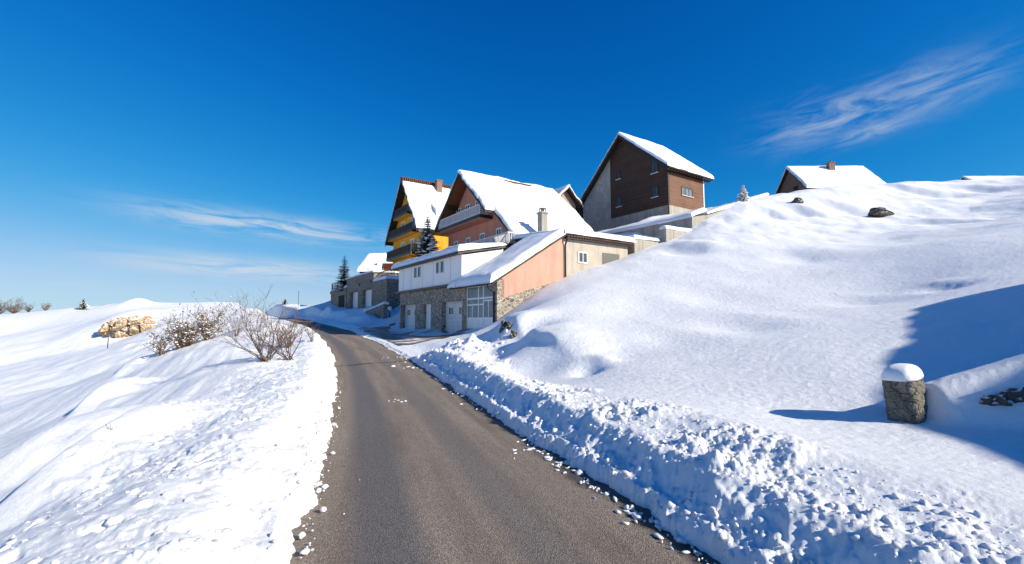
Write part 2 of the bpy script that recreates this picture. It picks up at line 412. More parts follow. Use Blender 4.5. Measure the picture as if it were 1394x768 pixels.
def snow_sheet(m, p00, p10, p11, p01, t, nu=28, nv=18, r=.3, seed=1, tf=None, noise=.10, lift=.004, droop=.0, mi=0):
    """thick rounded snow blanket on the quad (u: p00->p10, v: p00->p01)"""
    p00, p10, p11, p01 = [np.array(p, float) for p in (p00, p10, p11, p01)]
    Lu = max(np.linalg.norm(p10 - p00), .1); Lv = max(np.linalg.norm(p01 - p00), .1)
    def spread(n, L):
        e = min(r / L, .3); k = [0, .03, .12, .28, .55, 1.0]
        a = [x * e for x in k]; mid = np.linspace(e, 1 - e, max(n - 10, 3))[1:-1].tolist()
        return np.array(a + mid + [1 - x for x in reversed(a)])
    U, Vv = np.meshgrid(spread(nu, Lu), spread(nv, Lv), indexing='ij')
    Pn = (p00[None, None] * ((1 - U) * (1 - Vv))[..., None] + p10 * (U * (1 - Vv))[..., None] + p11 * (U * Vv)[..., None] + p01 * ((1 - U) * Vv)[..., None])
    d = np.minimum(np.minimum(U, 1 - U) * Lu, np.minimum(Vv, 1 - Vv) * Lv)
    prof = np.sqrt(np.clip(1 - (1 - np.clip(d / r, 0, 1)) ** 2, 0, 1))
    th = t * (1 + noise * 2 * fbm(U * Lu * .55 + seed, Vv * Lv * .55, 3, seed) + noise * .7 * fbm(U * Lu * 2.1 + seed, Vv * Lv * 2.1, 2, seed + 5))
    if tf is not None: th = tf(U, Vv, Pn, th)
    h = th * prof
    jag = fbm(U * Lu * 1.3 + 3 * seed, Vv * Lv * 1.3, 3, seed + 9)
    top = Pn.copy(); top[..., 2] += h + lift
    # outer rows waver a little so that the lip is not a ruler line
    edge = np.exp(-d / .25)
    ctr = Pn.mean((0, 1)); dirv = Pn - ctr; dirv[..., 2] = 0
    nrm = np.linalg.norm(dirv, axis=-1, keepdims=True) + 1e-6
    top += dirv / nrm * (edge * (.17 * jag + .03))[..., None]
    bot = Pn.copy(); bot += dirv / nrm * (edge * (.17 * jag + .03))[..., None]; bot[..., 2] += lift - droop * edge
    nu_, nv_ = U.shape; idx = np.arange(nu_ * nv_).reshape(nu_, nv_)
    q = np.stack([idx[:-1, :-1], idx[1:, :-1], idx[1:, 1:], idx[:-1, 1:]], -1).reshape(-1, 4)
    V = np.concatenate([top.reshape(-1, 3), bot.reshape(-1, 3)]); n0 = nu_ * nv_
    F = [q, q[:, ::-1] + n0]
    for line in (idx[:, 0], idx[-1, :], idx[::-1, -1], idx[0, ::-1]):
        F.append(np.stack([line[:-1], line[:-1] + n0, line[1:] + n0, line[1:]], -1))
    m.arr(V, np.concatenate(F), mi)

ICO = {}
def ico(sub):
    if sub not in ICO:
        import bmesh
        bm = bmesh.new(); bmesh.ops.create_icosphere(bm, subdivisions=sub, radius=1)
        ICO[sub] = (np.array([v.co[:] for v in bm.verts]), np.array([[v.index for v in f.verts] for f in bm.faces])); bm.free()
    return ICO[sub]

def lump(sub, seed, rough=.3, freq=1.4):
    V, Fc = ico(sub); V = V.copy()
    n = fbm(V[:, 0] * freq + seed * 3.1 + V[:, 2] * .7, V[:, 1] * freq - seed * 1.7 + V[:, 2] * freq, 3, seed)
    n2 = fbm(V[:, 2] * freq * 2 + seed, V[:, 0] * freq * 2 + V[:, 1], 2, seed + 3)
    return V * (1 + rough * 2 * n + rough * n2)[:, None], Fc

# ------------------------------------------------------------------ road
_yy = np.linspace(-15, 300, 3151)
_cx = np.interp(_yy, [-15, -6, 3.93, 9, 14, 18, 22, 30, 38, 50, 60, 70, 85, 120, 300], [6.5, 3.43, -.05, -1.77, -3.5, -5.05, -6.7, -10.5, -14.8, -22, -28.2, -34.6, -45, -72, -220])
_rz = np.interp(_yy, [-15, 0, 3.9, 9, 14, 18, 22, 28, 34, 38, 50, 60, 70, 80, 120, 300], [.1, .03, 0, -.08, -.05, .05, .2, .5, .80, 1.05, 1.5, 1.95, 2.3, 2.45, 1.5, -3])
def _sm(a, w):
    k = np.hanning(w); k /= k.sum(); return np.convolve(np.pad(a, w // 2, mode='reflect', reflect_type='odd'), k, 'valid')[:len(a)]
_cx = _sm(_cx, 61); _rz = _sm(_rz, 61)
_cs = np.cos(np.arctan(np.gradient(_cx, _yy)))
_hw = np.interp(_yy, [0, 14, 22, 38, 60], [1.69, 1.68, 1.72, 1.76, 1.85])
_ss = np.concatenate([[0], np.cumsum(np.hypot(np.diff(_cx), np.diff(_yy)))]); _ss -= np.interp(0, _yy, _ss)
def road_c(y): return np.interp(y, _yy, _cx)
def road_z(y): return np.interp(y, _yy, _rz)
def road_hw(y): return np.interp(y, _yy, _hw)
def road_D(x, y):
    """signed distance outside the right edge and outside the left edge"""
    l = (x - road_c(y)) * np.interp(y, _yy, _cs); h = road_hw(y)
    return l - h, -l - h

# ------------------------------------------------------------------ terrain control points
CP = []
def cp(px, py, y): CP.append(P(px, py, y))
def cw(x, y, z): CP.append((x, y, z))
def cb(b, a, z): CP.append((*BW(b, a), z))
# left slope, valley and far field
for q in [(0, 700, 5.6), (130, 610, 7.5), (330, 490, 15.5), (230, 545, 12), (0, 600, 14), (0, 560, 21), (60, 540, 23), (100, 522, 28), (160, 520, 19), (0, 500, 46), (100, 482, 47),
          (0, 458, 62), (150, 470, 52), (60, 464, 56), (170, 462, 54), (170, 425, 60), (215, 462, 50), (230, 440, 54), (240, 420, 62), (250, 510, 16), (300, 520, 13), (0, 428, 78), (60, 423, 78), (100, 419, 78), (150, 415, 78), (190, 411, 78), (240, 413, 82),
          (300, 411, 88), (345, 412, 92), (400, 414, 100), (425, 419, 95), (225, 487, 22), (285, 478, 21), (330, 446, 27), (300, 455, 27), (370, 440, 29), (395, 447, 27), (345, 420, 60), (310, 424, 60), (350, 432, 52), (280, 440, 40), (400, 426, 80)]: cp(*q)
cw(-4.6, 4.3, .0); cw(-6.5, 2, -.7); cw(-5.6, 4.6, -.35); cw(-4, -2, .1); cw(-12, 0, -2.4); cw(-25, 5, -4.5); cw(-40, 20, -4.5); cw(-60, 40, -1.5); cw(-120, 60, 3); cw(-100, 100, 3.0); cw(-60, 130, 1.5); cw(-30, 130, 2.5); cw(-110, 0, -4)
# right shelf, hill
for q in [(850, 560, 7.3), (1000, 580, 6.0), (950, 500, 11), (850, 480, 14), (720, 472, 19), (1100, 480, 10.5), (1000, 420, 18), (850, 430, 19), (1200, 400, 17), (1350, 380, 14.5),
          (1200, 330, 26), (1000, 350, 27), (850, 385, 25), (760, 405, 23.6), (718, 425, 22.5), (705, 430, 20.5), (672, 478, 19), (664, 498, 15.8), (740, 452, 17.5), (700, 480, 17), (790, 455, 16.5), (688, 443, 24.5),
          (690, 430, 22.5), (720, 447, 18.5), (765, 468, 15.5), (802, 484, 13.8), (668, 470, 21.5), (690, 490, 17.5), (735, 506, 14.5), (768, 513, 13), (790, 452, 17), (760, 438, 19.5), (732, 422, 22), (1120, 256, 46), (1170, 251, 47), (1240, 247, 46), (1394, 242, 44), (1200, 290, 37), (1350, 300, 30), (1060, 265, 44), (1100, 300, 36), (960, 330, 31), (1300, 270, 40)]: cp(*q)
cw(5.3, 4.2, .58); cw(5.6, 6.4, .62); cw(4.2, 6.5, .60); cw(4.0, 3, .55); cw(7.5, 5, .75); cw(6, 0, .6); cw(5, -5, .6); cw(12, 4, 1.9); cw(14, -4, 2.2)
cw(20, 20, 5.6); cw(35, 15, 9); cw(52, 36, 15); cw(36, 56, 15.5); cw(46, 58, 17); cw(66, 66, 20); cw(80, 40, 20); cw(30, 70, 12); cw(70, 100, 14); cw(0, 110, 8); cw(50, -10, 9)
for b, z in [(15.61, 2.75), (17.17, 3.75), (20.05, 4.92), (22.78, 5.75), (25.8, 6.72), (30.1, 8.12), (35.66, 10.45), (41.03, 12.85)]:
    cb(b, 22.6, z)
# driveway and behind the houses
for q in [(14.3, 39.5, 1.06), (14.3, 36, 1.1), (14.3, 32, 1.13), (14.3, 28.5, 1.15), (14.3, 25, 1.35), (15.3, 38, 1.08), (15.3, 30, 1.12), (12, 30, .92), (12, 36, .98), (10.5, 33, .76), (9.8, 26.5, .55), (12, 25.5, .85), (12.6, 39, 1.1), (13.6, 23.4, 1.45),
          (20, 30, 4), (26, 24.6, 6.6), (30, 26, 8.3), (33.5, 27, 9.2), (33, 34, 9.6), (36, 30, 12), (40, 27, 12.7), (40, 44, 12.5), (20, 45, 5), (23, 60, 7), (30, 60, 9), (20, 52, 5), (46, 27, 14.2), (30, 90, 10), (25, 80, 8)]: cb(*q)
# snow ramp in front of the stone garages
for q in [(540, 447, 41), (500, 444, 43), (470, 443, 45), (445, 434, 52), (480, 430, 49), (505, 428, 47), (530, 436, 43.5), (442, 416, 62), (470, 422, 55), (500, 420, 52.5), (430, 428, 62)]: cp(*q)
for q in [(16.2, 65, 3.3), (16.2, 61, 3.3), (16.2, 56, 3.4), (16.2, 52, 3.1), (16.2, 49, 2.6), (17.2, 57, 3.4), (17.2, 63, 3.3), (14.8, 47, 2.0), (14.6, 43, 1.6), (14.4, 52, 2.5), (16.0, 72, 3.9)]: cb(*q)
CPA = np.array(CP)
def _phi(r): return np.sqrt(r * r + .7 ** 2)
def _fit():
    X = CPA[:, :2]; z = CPA[:, 2]; n = len(X)
    R = _phi(np.hypot(X[:, None, 0] - X[None, :, 0], X[:, None, 1] - X[None, :, 1]))
    R -= np.eye(n) * .12            # slight smoothing
    A = np.zeros((n + 3, n + 3)); A[:n, :n] = R; A[:n, n] = 1; A[:n, n + 1:] = X; A[n, :n] = 1; A[n + 1:, :n] = X.T
    return np.linalg.solve(A, np.concatenate([z, [0, 0, 0]]))
_W = _fit()
def base_T(x, y):
    out = np.empty(x.shape); n = len(CPA)
    for i in range(0, len(x), 60000):
        xs, ys = x[i:i + 60000], y[i:i + 60000]
        R = _phi(np.hypot(xs[:, None] - CPA[None, :, 0], ys[:, None] - CPA[None, :, 1]))
        out[i:i + 60000] = R @ _W[:n] + _W[n] + _W[n + 1] * xs + _W[n + 2] * ys
    return out

DENTS = []     # (x, y, radius along hill contour, radius up the hill, depth)
def dent(px, py, y, ru, rv, dep):
    q = P(px, py, y); DENTS.append((q[0], q[1], ru, rv, dep))
dent(800, 498, 13.0, .5, .45, .24); dent(835, 478, 14.0, 1.1, .9, .14); dent(905, 470, 14.0, 1.8, 1.1, .10)
dent(1010, 440, 15, 1.4, 1.0, .16); dent(930, 335, 30.5, 2.0, 1.0, .34); dent(1150, 290, 38, 2.2, 1.0, .45); dent(1250, 262, 42, 2.6, .9, .42); dent(1290, 305, 31, 1.8, .8, .28)
dent(1230, 300, 33, 1.4, .8, .2); dent(1045, 290, 38, 1.6, .9, .3); dent(1090, 285, 38, 1.4, .8, .5); dent(1340, 268, 40, 2.0, .8, .28); dent(1180, 415, 16, 1.3, .8, .12); dent(1285, 395, 15.3, .7, .5, .16); dent(975, 385, 20, 1.8, 1.2, .10)
dent(1100, 350, 24, 2.0, 1.2, .16); dent(880, 415, 19.5, 1.8, 1.2, .08)

dent(186, 411, 77, 2.2, 2.2, -.75); dent(120, 421, 76, 3, 1.5, .3)
RIDGES = []    # drift ridges on the left slope: polyline (world), height, width
def ridge(pts, h, w): RIDGES.append((np.array([P(*p)[:2] for p in pts]), h, w))
ridge([(-60, 690, 6.4), (60, 632, 8.0), (135, 592, 9.6), (200, 557, 12)], .62, .38)
ridge([(-40, 745, 5.0), (90, 672, 6.3), (200, 610, 8.2), (290, 555, 11)], .50, .36)
ridge([(95, 566, 12.8), (140, 540, 15.5), (170, 519, 18.5)], .55, .36)
ridge([(250, 520, 14.5), (300, 495, 17.5)], .16, .45)
ridge([(155, 520, 20.5), (190, 498, 25)], .30, .38)

def seg_dist(x, y, pl):
    best = np.full(x.shape, 1e9); sgn = np.zeros(x.shape); tt = np.zeros(x.shape)
    n = len(pl) - 1
    for i in range(n):
        a, b = pl[i], pl[i + 1]; d = b - a; L2 = (d ** 2).sum()
        t = np.clip(((x - a[0]) * d[0] + (y - a[1]) * d[1]) / L2, 0, 1)
        ex, ey = x - a[0] - t * d[0], y - a[1] - t * d[1]; dist = np.hypot(ex, ey)
        s = np.sign(d[0] * ey - d[1] * ex)      # >0 : left of the direction of travel
        m = dist < best
        best = np.where(m, dist, best); sgn = np.where(m, s, sgn); tt = np.where(m, (i + t) / n, tt)
    return best, sgn, tt

SUNH = np.array([.894, -.447])                 # horizontal direction towards the sun
KN_C = np.array([17.7, .2]); KN_U = np.array([.937, -.349]); KN_P = np.array([.349, .937])

LIP = np.array([(-.35, 23.2), (-.05, 21.2), (.75, 18.6), (1.35, 16.6), (1.75, 15.2), (2.05, 14.2)])

def terrain(x, y, detail=True):
    r = np.hypot(x, y)
    DR, DL = road_D(x, y)
    T = base_T(x, y)
    rz = road_z(y)
    # hill dents
    up = np.array([.94, .35]); al = np.array([-.35, .94])
    for (dx, dy, ru, rv, dep) in DENTS:
        ex, ey = x - dx, y - dy
        a = (ex * al[0] + ey * al[1]) / ru; b = (ex * up[0] + ey * up[1]) / rv
        T = T - dep * np.exp(-(a * a + b * b)) + dep * .45 * np.exp(-(((a - .5) / .9) ** 2 + ((b - 1.5) / .7) ** 2))
    # unseen snow knoll added right of the view to shade the gatepost slope
    ex, ey = x - KN_C[0], y - KN_C[1]
    pu = ex * KN_U[0] + ey * KN_U[1]; pp = ex * KN_P[0] + ey * KN_P[1]
    crest = np.interp(pp, [-12, -4, 0, 2, 4, 6, 9, 12], [7.15, 7.3, 7.58, 7.75, 7.65, 7.45, 7.4, 7.5]) + .06 * np.sin(pp * 1.9 + .5) + .12 * sstep(5.2, 5.5, pp)
    kh = crest * sstep(5.2, 0, np.abs(pu)) * sstep(-16, -9, pp) * sstep(12.2, 9.6, pp)
    T = np.where(kh > .02, np.maximum(T, kh), T)
    # wind lip along the left flank of the hill
    d, s, t = seg_dist(x, y, LIP)
    T = T + .20 * np.sin(np.pi * t) ** .7 * (1 + .8 * vnoise(x * .8, y * .8, 88)) * np.where(s > 0, np.exp(-(d / 1.9) ** 2), np.exp(-(d / .24) ** 2))
    # walled bank right of the gatepost
    wl = np.array([[5.75, 6.62], [7.0, 6.25], [10.5, 5.3]])
    d, s, t = seg_dist(x, y, wl)
    top = np.interp(t, [0, .5, 1.0], [1.02, 1.52, 2.1])
    bank = top - np.where(s < 0, np.clip(d - .16, 0, 9) * .95, np.clip(d - .12, 0, 9) * .42) - d * .1
    T = np.where((x > 5.55) & (y < 9) & (y > 3), np.maximum(T, T + (bank - T) * sstep(5.6, 5.9, x) * (bank > T)), T)
    # left drift ridges: steep lit flank to the right, long lee to the left
    for pl, h, w in RIDGES:
        d, s, t = seg_dist(x, y, pl)
        amp = h * np.sin(np.pi * t) ** .8
        wob = w * (1 + .8 * vnoise(x * 1.3, y * 1.3, 77))
        T = T + amp * np.where(s < 0, np.exp(-(d / (wob * 2.2)) ** 2), np.exp(-(d / (wob * .55)) ** 2))
    # ploughed mound at the mouth of the driveway
    ax, ay = x + 2.25, y - 19.9
    mu = ax * .6 - ay * .8; mv = ax * .8 + ay * .6
    md = np.exp(-((mu / 1.5) ** 2 + (mv / .7) ** 2)) * (.82 + .9 * fbm(x * 1.3, y * 1.3, 3, 41)) + .25 * np.exp(-(((mu - 1.8) / 1.2) ** 2 + ((mv + .5) / .5) ** 2))
    md = md + .35 * np.exp(-(((mu + 1.9) / 1.1) ** 2 + ((mv + .5) / .7) ** 2))
    T = T + md
    if detail:
        side = sstep(1.5, 3.5, np.maximum(DR, DL))
        fade = sstep(90, 30, r)
        T = T + side * fade * ((.15 - .07 * sstep(0, 6, DR)) * fbm(x * .28, y * .28, 2, 21) + .022 * fbm(x * .9, y * .9, 2, 22))
        lf = sstep(2.2, 4.5, DL) * sstep(45, 18, r)
        T = T + lf * (.16 * fbm(DL * .75, y * .10 + 3, 3, 27) + .05 * fbm(DL * 2.6, y * .32, 3, 28))
        # wind ripples, fine grain
        ru = x * .94 + y * .35; rv = -x * .35 + y * .94
        T = T + side * sstep(50, 14, r) * (.008 * fbm(ru * 2.4, rv * 5.5, 3, 23) + .007 * fbm(ru * 12, rv * 10, 2, 24))
        far = sstep(20, 45, r) * sstep(110, 60, r)
        T = T + far * side * (.35 * np.abs(fbm(x * .16, y * .16, 4, 25)) + .10 * fbm(x * .9, y * .5, 3, 26))
    # verge banks
    wn = .16 * fbm(x * .9, y * .9, 3, 31) + .10 * fbm(x * 4.5, y * 4.5, 3, 32) + .05 * fbm(x * 14, y * 14, 2, 33)
    dr = DR + wn; dl = DL + wn * 1.1
    hR = np.interp(y, [-5, 2, 5, 9, 14, 18.5, 20.8, 22.2, 37, 40, 44, 80, 95], [.42, .43, .47, .54, .62, .70, .5, .06, .06, .2, .3, .3, .2])
    pr = hR * (.30 * sstep(-.02, .16, dr) + .70 * sstep(.20, .78, dr)) 
    zR = rz - .05 + pr + .05 * sstep(-.02, .1, dr) * (hR > .05)
    zR = zR + (T - zR) * sstep(.75, 2.1, dr)
    hL = np.interp(y, [-5, 3, 8, 14, 20, 30, 40, 80, 95], [.42, .44, .5, .62, .8, .9, .6, .4, .2])
    plf = hL * (.45 * sstep(-.02, .16, dl) + .55 * sstep(.15, .8, dl))
    zL = rz - .05 + plf + .04 * sstep(-.02, .1, dl)
    zL = zL + (T - zL) * sstep(.9, 2.9, dl)
    z = np.where(DR > DL, zR, zL)
    # clods
    if detail:
        nearf = sstep(60, 25, r)
        bR = sstep(.66, .86, dr) * sstep(2.3, 1.4, DR + .5 * fbm(x * .7, y * .7, 2, 62)) * np.clip(hR * 2, 0, 1)
        bR = np.maximum(bR, np.clip(md * 2.5, 0, 1))
        bF = sstep(.0, .1, dr) * sstep(.55, .3, dr) * (hR > .1)
        bL = sstep(.0, .2, dl) * sstep(3.3, 2.3, DL + .8 * fbm(x * .8, y * .8, 2, 61))
        w1, v1 = worley(x * 7.5 + .6 * fbm(x * 8, y * 8, 2, 50), y * 7.5 + .6 * fbm(x * 8 + 9, y * 8, 2, 58), 51); w2, v2 = worley(x * 16 + .5 * fbm(x * 17, y * 17, 2, 54), y * 16, 52)
        dome1 = np.clip(1 - w1 * 1.55, 0, 1) ** .7 * v1; dome2 = np.clip(1 - w2 * 1.5, 0, 1) ** .7 * v2
        cl = .062 * dome1 + .036 * dome2 + .055 * fbm(x * 4.5, y * 4.5, 3, 53) + .02 * fbm(x * 26, y * 26, 2, 59)
        pm = sstep(-.22, .22, fbm(x * .9, y * .9, 3, 57) + .08)
        z = z + nearf * (bR * (.25 + .75 * pm) * (cl + .12 * fbm(x * 2.2, y * 2.2, 3, 55)) + bF * (.8 * cl))
        sm = np.where(dl < .8, .35, 1.0)
        holes = sstep(.32, .46, vnoise(x * 5.5 + 3, y * 5.5, 64) + .22 * vnoise(x * 12, y * 12, 65)) 
        z = z + nearf * bL * (.50 * cl * (.3 + .7 * pm) * sm + .06 * fbm(x * 1.8, y * 1.8, 3, 56) - .06 * holes * sstep(.8, 1.3, dl))
    # road bed is dug out a little under the asphalt sheet
    onroad = (np.maximum(dr, dl) < 0)
    z = np.where(onroad & (y < 95), np.minimum(z, rz - .06), z)
    return z

def ground_z(x, y):
    return float(terrain(np.array([x], float), np.array([y], float))[0])

# ------------------------------------------------------------------ ground sheet (finer close to the road's viewpoint)
def build_ground():
    fine = math.radians(57); st = math.radians(.115)
    th = np.concatenate([np.arange(-fine, fine, st), np.arange(fine, 2 * math.pi - fine, math.radians(2.5))])
    rr = [.25, .5, .8, 1.1, 1.4, 1.7, 1.9]
    r = 2.0
    while r < 130: rr.append(r); r *= 1.0056
    while r < 900: rr.append(r); r *= 1.07
    rr = np.array(rr)
    R, Th = np.meshgrid(rr, th, indexing='ij')
    x = (R * np.sin(Th)).ravel(); y = (R * np.cos(Th)).ravel()
    yc = np.clip(y, -200, 900)
    z = np.empty(x.shape)
    for i in range(0, len(x), 200000):
        z[i:i + 200000] = terrain(x[i:i + 200000], yc[i:i + 200000])
    rad = np.hypot(x, y)
    far = sstep(115, 200, rad)
    z = z * (1 - far) + (-6) * far
    nr, nt = R.shape
    idx = np.arange(nr * nt).reshape(nr, nt)
    nxt = np.roll(idx, -1, axis=1)
    q = np.stack([idx[:-1], nxt[:-1], nxt[1:], idx[1:]], -1).reshape(-1, 4)[:, ::-1]
    me = bpy.data.meshes.new('snowy_ground')
    me.vertices.add(len(x)); me.vertices.foreach_set('co', np.stack([x, y, z], -1).astype(np.float32).ravel())
    me.loops.add(q.size); me.loops.foreach_set('vertex_index', q.ravel().astype(np.int32))
    me.polygons.add(len(q)); me.polygons.foreach_set('loop_start', np.arange(0, q.size, 4, dtype=np.int32))
    me.polygons.foreach_set('use_smooth', np.ones(len(q), bool))
    me.materials.append(SNOW); me.update(calc_edges=True); me.validate()
    o = bpy.data.objects.new('snowy_ground', me); COL.objects.link(o)
    tag(o, 'snow covered ground rising into a smooth white hillside on the right', kind='structure')
build_ground()

def build_road():
    ys = [-8.0]
    while ys[-1] < 92: ys.append(ys[-1] + max(.12, .012 * abs(ys[-1])))
    lat = np.linspace(-2.5, 2.5, 41); m = MB(); V = []; uv = []
    for y in ys:
        c, z, cs = float(road_c(y)), float(road_z(y)), float(np.interp(y, _yy, _cs)); s = float(np.interp(y, _yy, _ss))
        tx, ty = cs, math.sqrt(max(0, 1 - cs * cs))
        hw = float(road_hw(y)); k = (hw + .7) / 2.5
        for l in lat * k:
            V.append((c + l * tx, y + l * ty, z - .02 * (l / 1.7) ** 2)); uv.append((l, s))
    n = len(lat); V = np.array(V)
    V[:, 2] += .012 * fbm(V[:, 0] * .8, V[:, 1] * .8, 3, 90) - .006
    F = [(i * n + j, i * n + j + 1, (i + 1) * n + j + 1, (i + 1) * n + j) for i in range(len(ys) - 1) for j in range(n - 1)]
    m.add(V.tolist(), F); o = m.build('road', ASPH, smooth=True)
    ul = o.data.uv_layers.new(name='UVMap'); li = np.empty(len(o.data.loops), np.int32); o.data.loops.foreach_get('vertex_index', li)
    ul.data.foreach_set('uv', np.array(uv, np.float32)[li].ravel())
    tag(o, 'narrow brown grey asphalt road cleared of snow and curving uphill', kind='structure')
build_road()

def build_drive():
    # icy apron between road and garages, follows the ground
    bs = np.linspace(6.0, 15.2, 60); As = np.linspace(24.0, 43.0, 80)
    B_, A_ = np.meshgrid(bs, As, indexing='ij')
    x = B_ * CB - A_ * SB; y = B_ * SB + A_ * CB
    z = terrain(x.ravel(), y.ravel(), False).reshape(x.shape)
    DR, DL = road_D(x.ravel(), y.ravel()); DR = DR.reshape(x.shape)
    k = sstep(-.05, .5, DR) * sstep(24.2, 26.5, A_) * sstep(43, 40.6, A_)
    z = z - .25 + (.25 + .035) * k + .03 * fbm(x * .9, y * .9, 3, 71)
    idx = np.arange(x.size).reshape(x.shape)
    q = np.stack([idx[:-1, :-1], idx[1:, :-1], idx[1:, 1:], idx[:-1, 1:]], -1).reshape(-1, 4)
    m = MB(); m.arr(np.stack([x, y, z], -1).reshape(-1, 3), q); o = m.build('driveway', DRIVE, smooth=True, fix=False)
    tag(o, 'icy driveway of trodden snow and wet asphalt before the stone garages', kind='structure')
build_drive()

# ------------------------------------------------------------------ snow chunks
def build_chunks():
    protos = [lump(2, 100 + i, .34, 1.7) for i in range(10)]
    Vs, Fs, off = [], [], 0
    def put(x, y, s, sink=.35, zz=None, sub=None):
        nonlocal off
        V, Fc = protos[rng.integers(10)]
        a = rng.uniform(0, 6.28); c, sn = math.cos(a), math.sin(a)
        sc = s * rng.uniform(.7, 1.3, 3) * np.array([1, 1, .8])
        W = V * sc; W = np.stack([W[:, 0] * c - W[:, 1] * sn, W[:, 0] * sn + W[:, 1] * c, W[:, 2]], -1)
        W += np.array([x, y, zz + s * (1 - 2 * sink) * .8]); Vs.append(W); Fs.append(Fc + off); off += len(W)
    ys, side, D, S, K = [], [], [], [], []
    def sample(n, sgn, d0, d1, y0, y1, s0, s1, sink):
        yy = y0 * (y1 / y0) ** rng.random(n); dd = d0 + (d1 - d0) * rng.random(n)
        ss = s0 * (s1 / s0) ** (rng.random(n) ** 2.2)
        cs = np.interp(yy, _yy, _cs); h = road_hw(yy) + dd
        x = road_c(yy) + sgn * h / cs
        z = np.maximum(terrain(x, yy), np.where(dd < 0, road_z(yy) - .015, -9))
        for i in range(n): put(x[i], yy[i], ss[i], sink, z[i])
    sample(300, -1, -.16, .12, 2.6, 30, .006, .04, .2)      # crumbs on the asphalt, left
    sample(26, -1, -.6, -.1, 2.6, 26, .005, .015, .25)
    sample(500, -1, .02, .7, 2.4, 30, .008, .05, .55)
    sample(500, -1, .8, 2.8, 2.4, 30, .006, .045, .55)
    sample(500, 1, -.12, .4, 2.4, 21, .01, .05, .35)        # foot of the right bank
    sample(1300, 1, .55, 1.7, 2.4, 21, .007, .042, .55)
    def flat(x, y, s):
        nonlocal off
        V, Fc = protos[rng.integers(10)]; a = rng.uniform(0, 6.28); c, sn = math.cos(a), math.sin(a)
        W = V * np.array([s * rng.uniform(.8, 1.8), s * rng.uniform(.4, .8), .012]); W = np.stack([W[:, 0] * c - W[:, 1] * sn, W[:, 0] * sn + W[:, 1] * c, W[:, 2]], -1)
        Vs.append(W + np.array([x, y, float(road_z(y)) - .004])); Fs.append(Fc + off); off += len(W)
    for i in range(200):                                      # thin icy crust left along the right verge
        y = 3 * (24 / 3) ** rng.random(); l = 1.69 - abs(rng.normal(0, .13)) - .05
        if vnoise(np.array([y * .9]), np.array([3.3]), 5)[0] > -.02: flat(float(road_c(y)) + l / .94, y, rng.uniform(.008, .045))
    for px, py, k, sp in ((541, 546, 8, .12), (549, 487, 26, .30), (740, 615, 14, .2), (905, 703, 6, .10)):
        u = (px - 697) / F_PX; v = (384 - py) / F_PX; y0 = (math.cos(PITCH) - v * math.sin(PITCH)) * 2.05 / -(math.sin(PITCH) + v * math.cos(PITCH))
        for _ in range(4): y0 = (CAM_H - float(road_z(y0))) * (math.cos(PITCH) - v * math.sin(PITCH)) / -(math.sin(PITCH) + v * math.cos(PITCH))
        x0 = u * y0 / (math.cos(PITCH) - v * math.sin(PITCH))
        for i in range(k): flat(x0 + rng.normal(0, sp * 1.5), y0 + rng.normal(0, sp), rng.uniform(.008, .045))
    for i in range(150):                                      # mound by the driveway
        x, y = -2.25 + rng.normal(0, 1.2), 19.8 + rng.normal(0, .9)
        put(x, y, rng.uniform(.03, .11), .5, ground_z(x, y))
    V = np.concatenate(Vs); Fc = np.concatenate(Fs)
    me = bpy.data.meshes.new('snow_crumbs')
    me.vertices.add(len(V)); me.vertices.foreach_set('co', V.astype(np.float32).ravel())
    me.loops.add(Fc.size); me.loops.foreach_set('vertex_index', Fc.ravel().astype(np.int32))
    me.polygons.add(len(Fc)); me.polygons.foreach_set('loop_start', np.arange(0, Fc.size, 3, dtype=np.int32))
    me.polygons.foreach_set('use_smooth', np.ones(len(Fc), bool)); me.materials.append(SNOW); me.update(calc_edges=True)
    o = bpy.data.objects.new('snow_crumbs', me); COL.objects.link(o)
    tag(o, 'crumbs and clods of ploughed snow strewn over both road verges', kind='stuff')
build_chunks()

def snow_clods():
    spots = [(431, 647, .085, 'round snow clod on the asphalt beside two smaller lumps at the left verge'),
             (440, 707 - 9, .035, 'small flat snow lump lying alone on the asphalt near the left verge'),
             (453, 617, .035, 'small snow clod touching the left verge, just up the road from the largest clod'),
             (455, 577, .045, 'snow clod perched on the edge of the left verge halfway up the road')]
    for i, (px, py, s, lab) in enumerate(spots):
        u = (px - 697) / F_PX; v = (384 - py) / F_PX
        dz = math.sin(PITCH) + v * math.cos(PITCH); dy = math.cos(PITCH) - v * math.sin(PITCH)
        y = dy * (2.0 + .05) / -dz; x = u / dy * y
        V, Fc = lump(3, 300 + i, .16, 1.6); m = MB(); m.arr(V * np.array([s, s * .9, s * .75]), Fc)
        o = m.build('snow_clod', SNOW, origin=None, smooth=True); o.location = (x, y, max(ground_z(x, y), float(road_z(y)) - .015) + s * .5)
        tag(o, lab, 'snow clod', 'snow clods at the left verge')
snow_clods()

# ------------------------------------------------------------------ garage house (stone ground floor, white storey, pink annex)
def roof_snow(parent, quads, name='roof_snow', **kw):
    m = MB()
    for i, (q, t, k) in enumerate(quads):
        a = dict(seed=3 + i); a.update(kw); a.update(k); snow_sheet(m, *q, t, **a)
    return m.build(name, SNOWR, parent, smooth=True, fix=False)

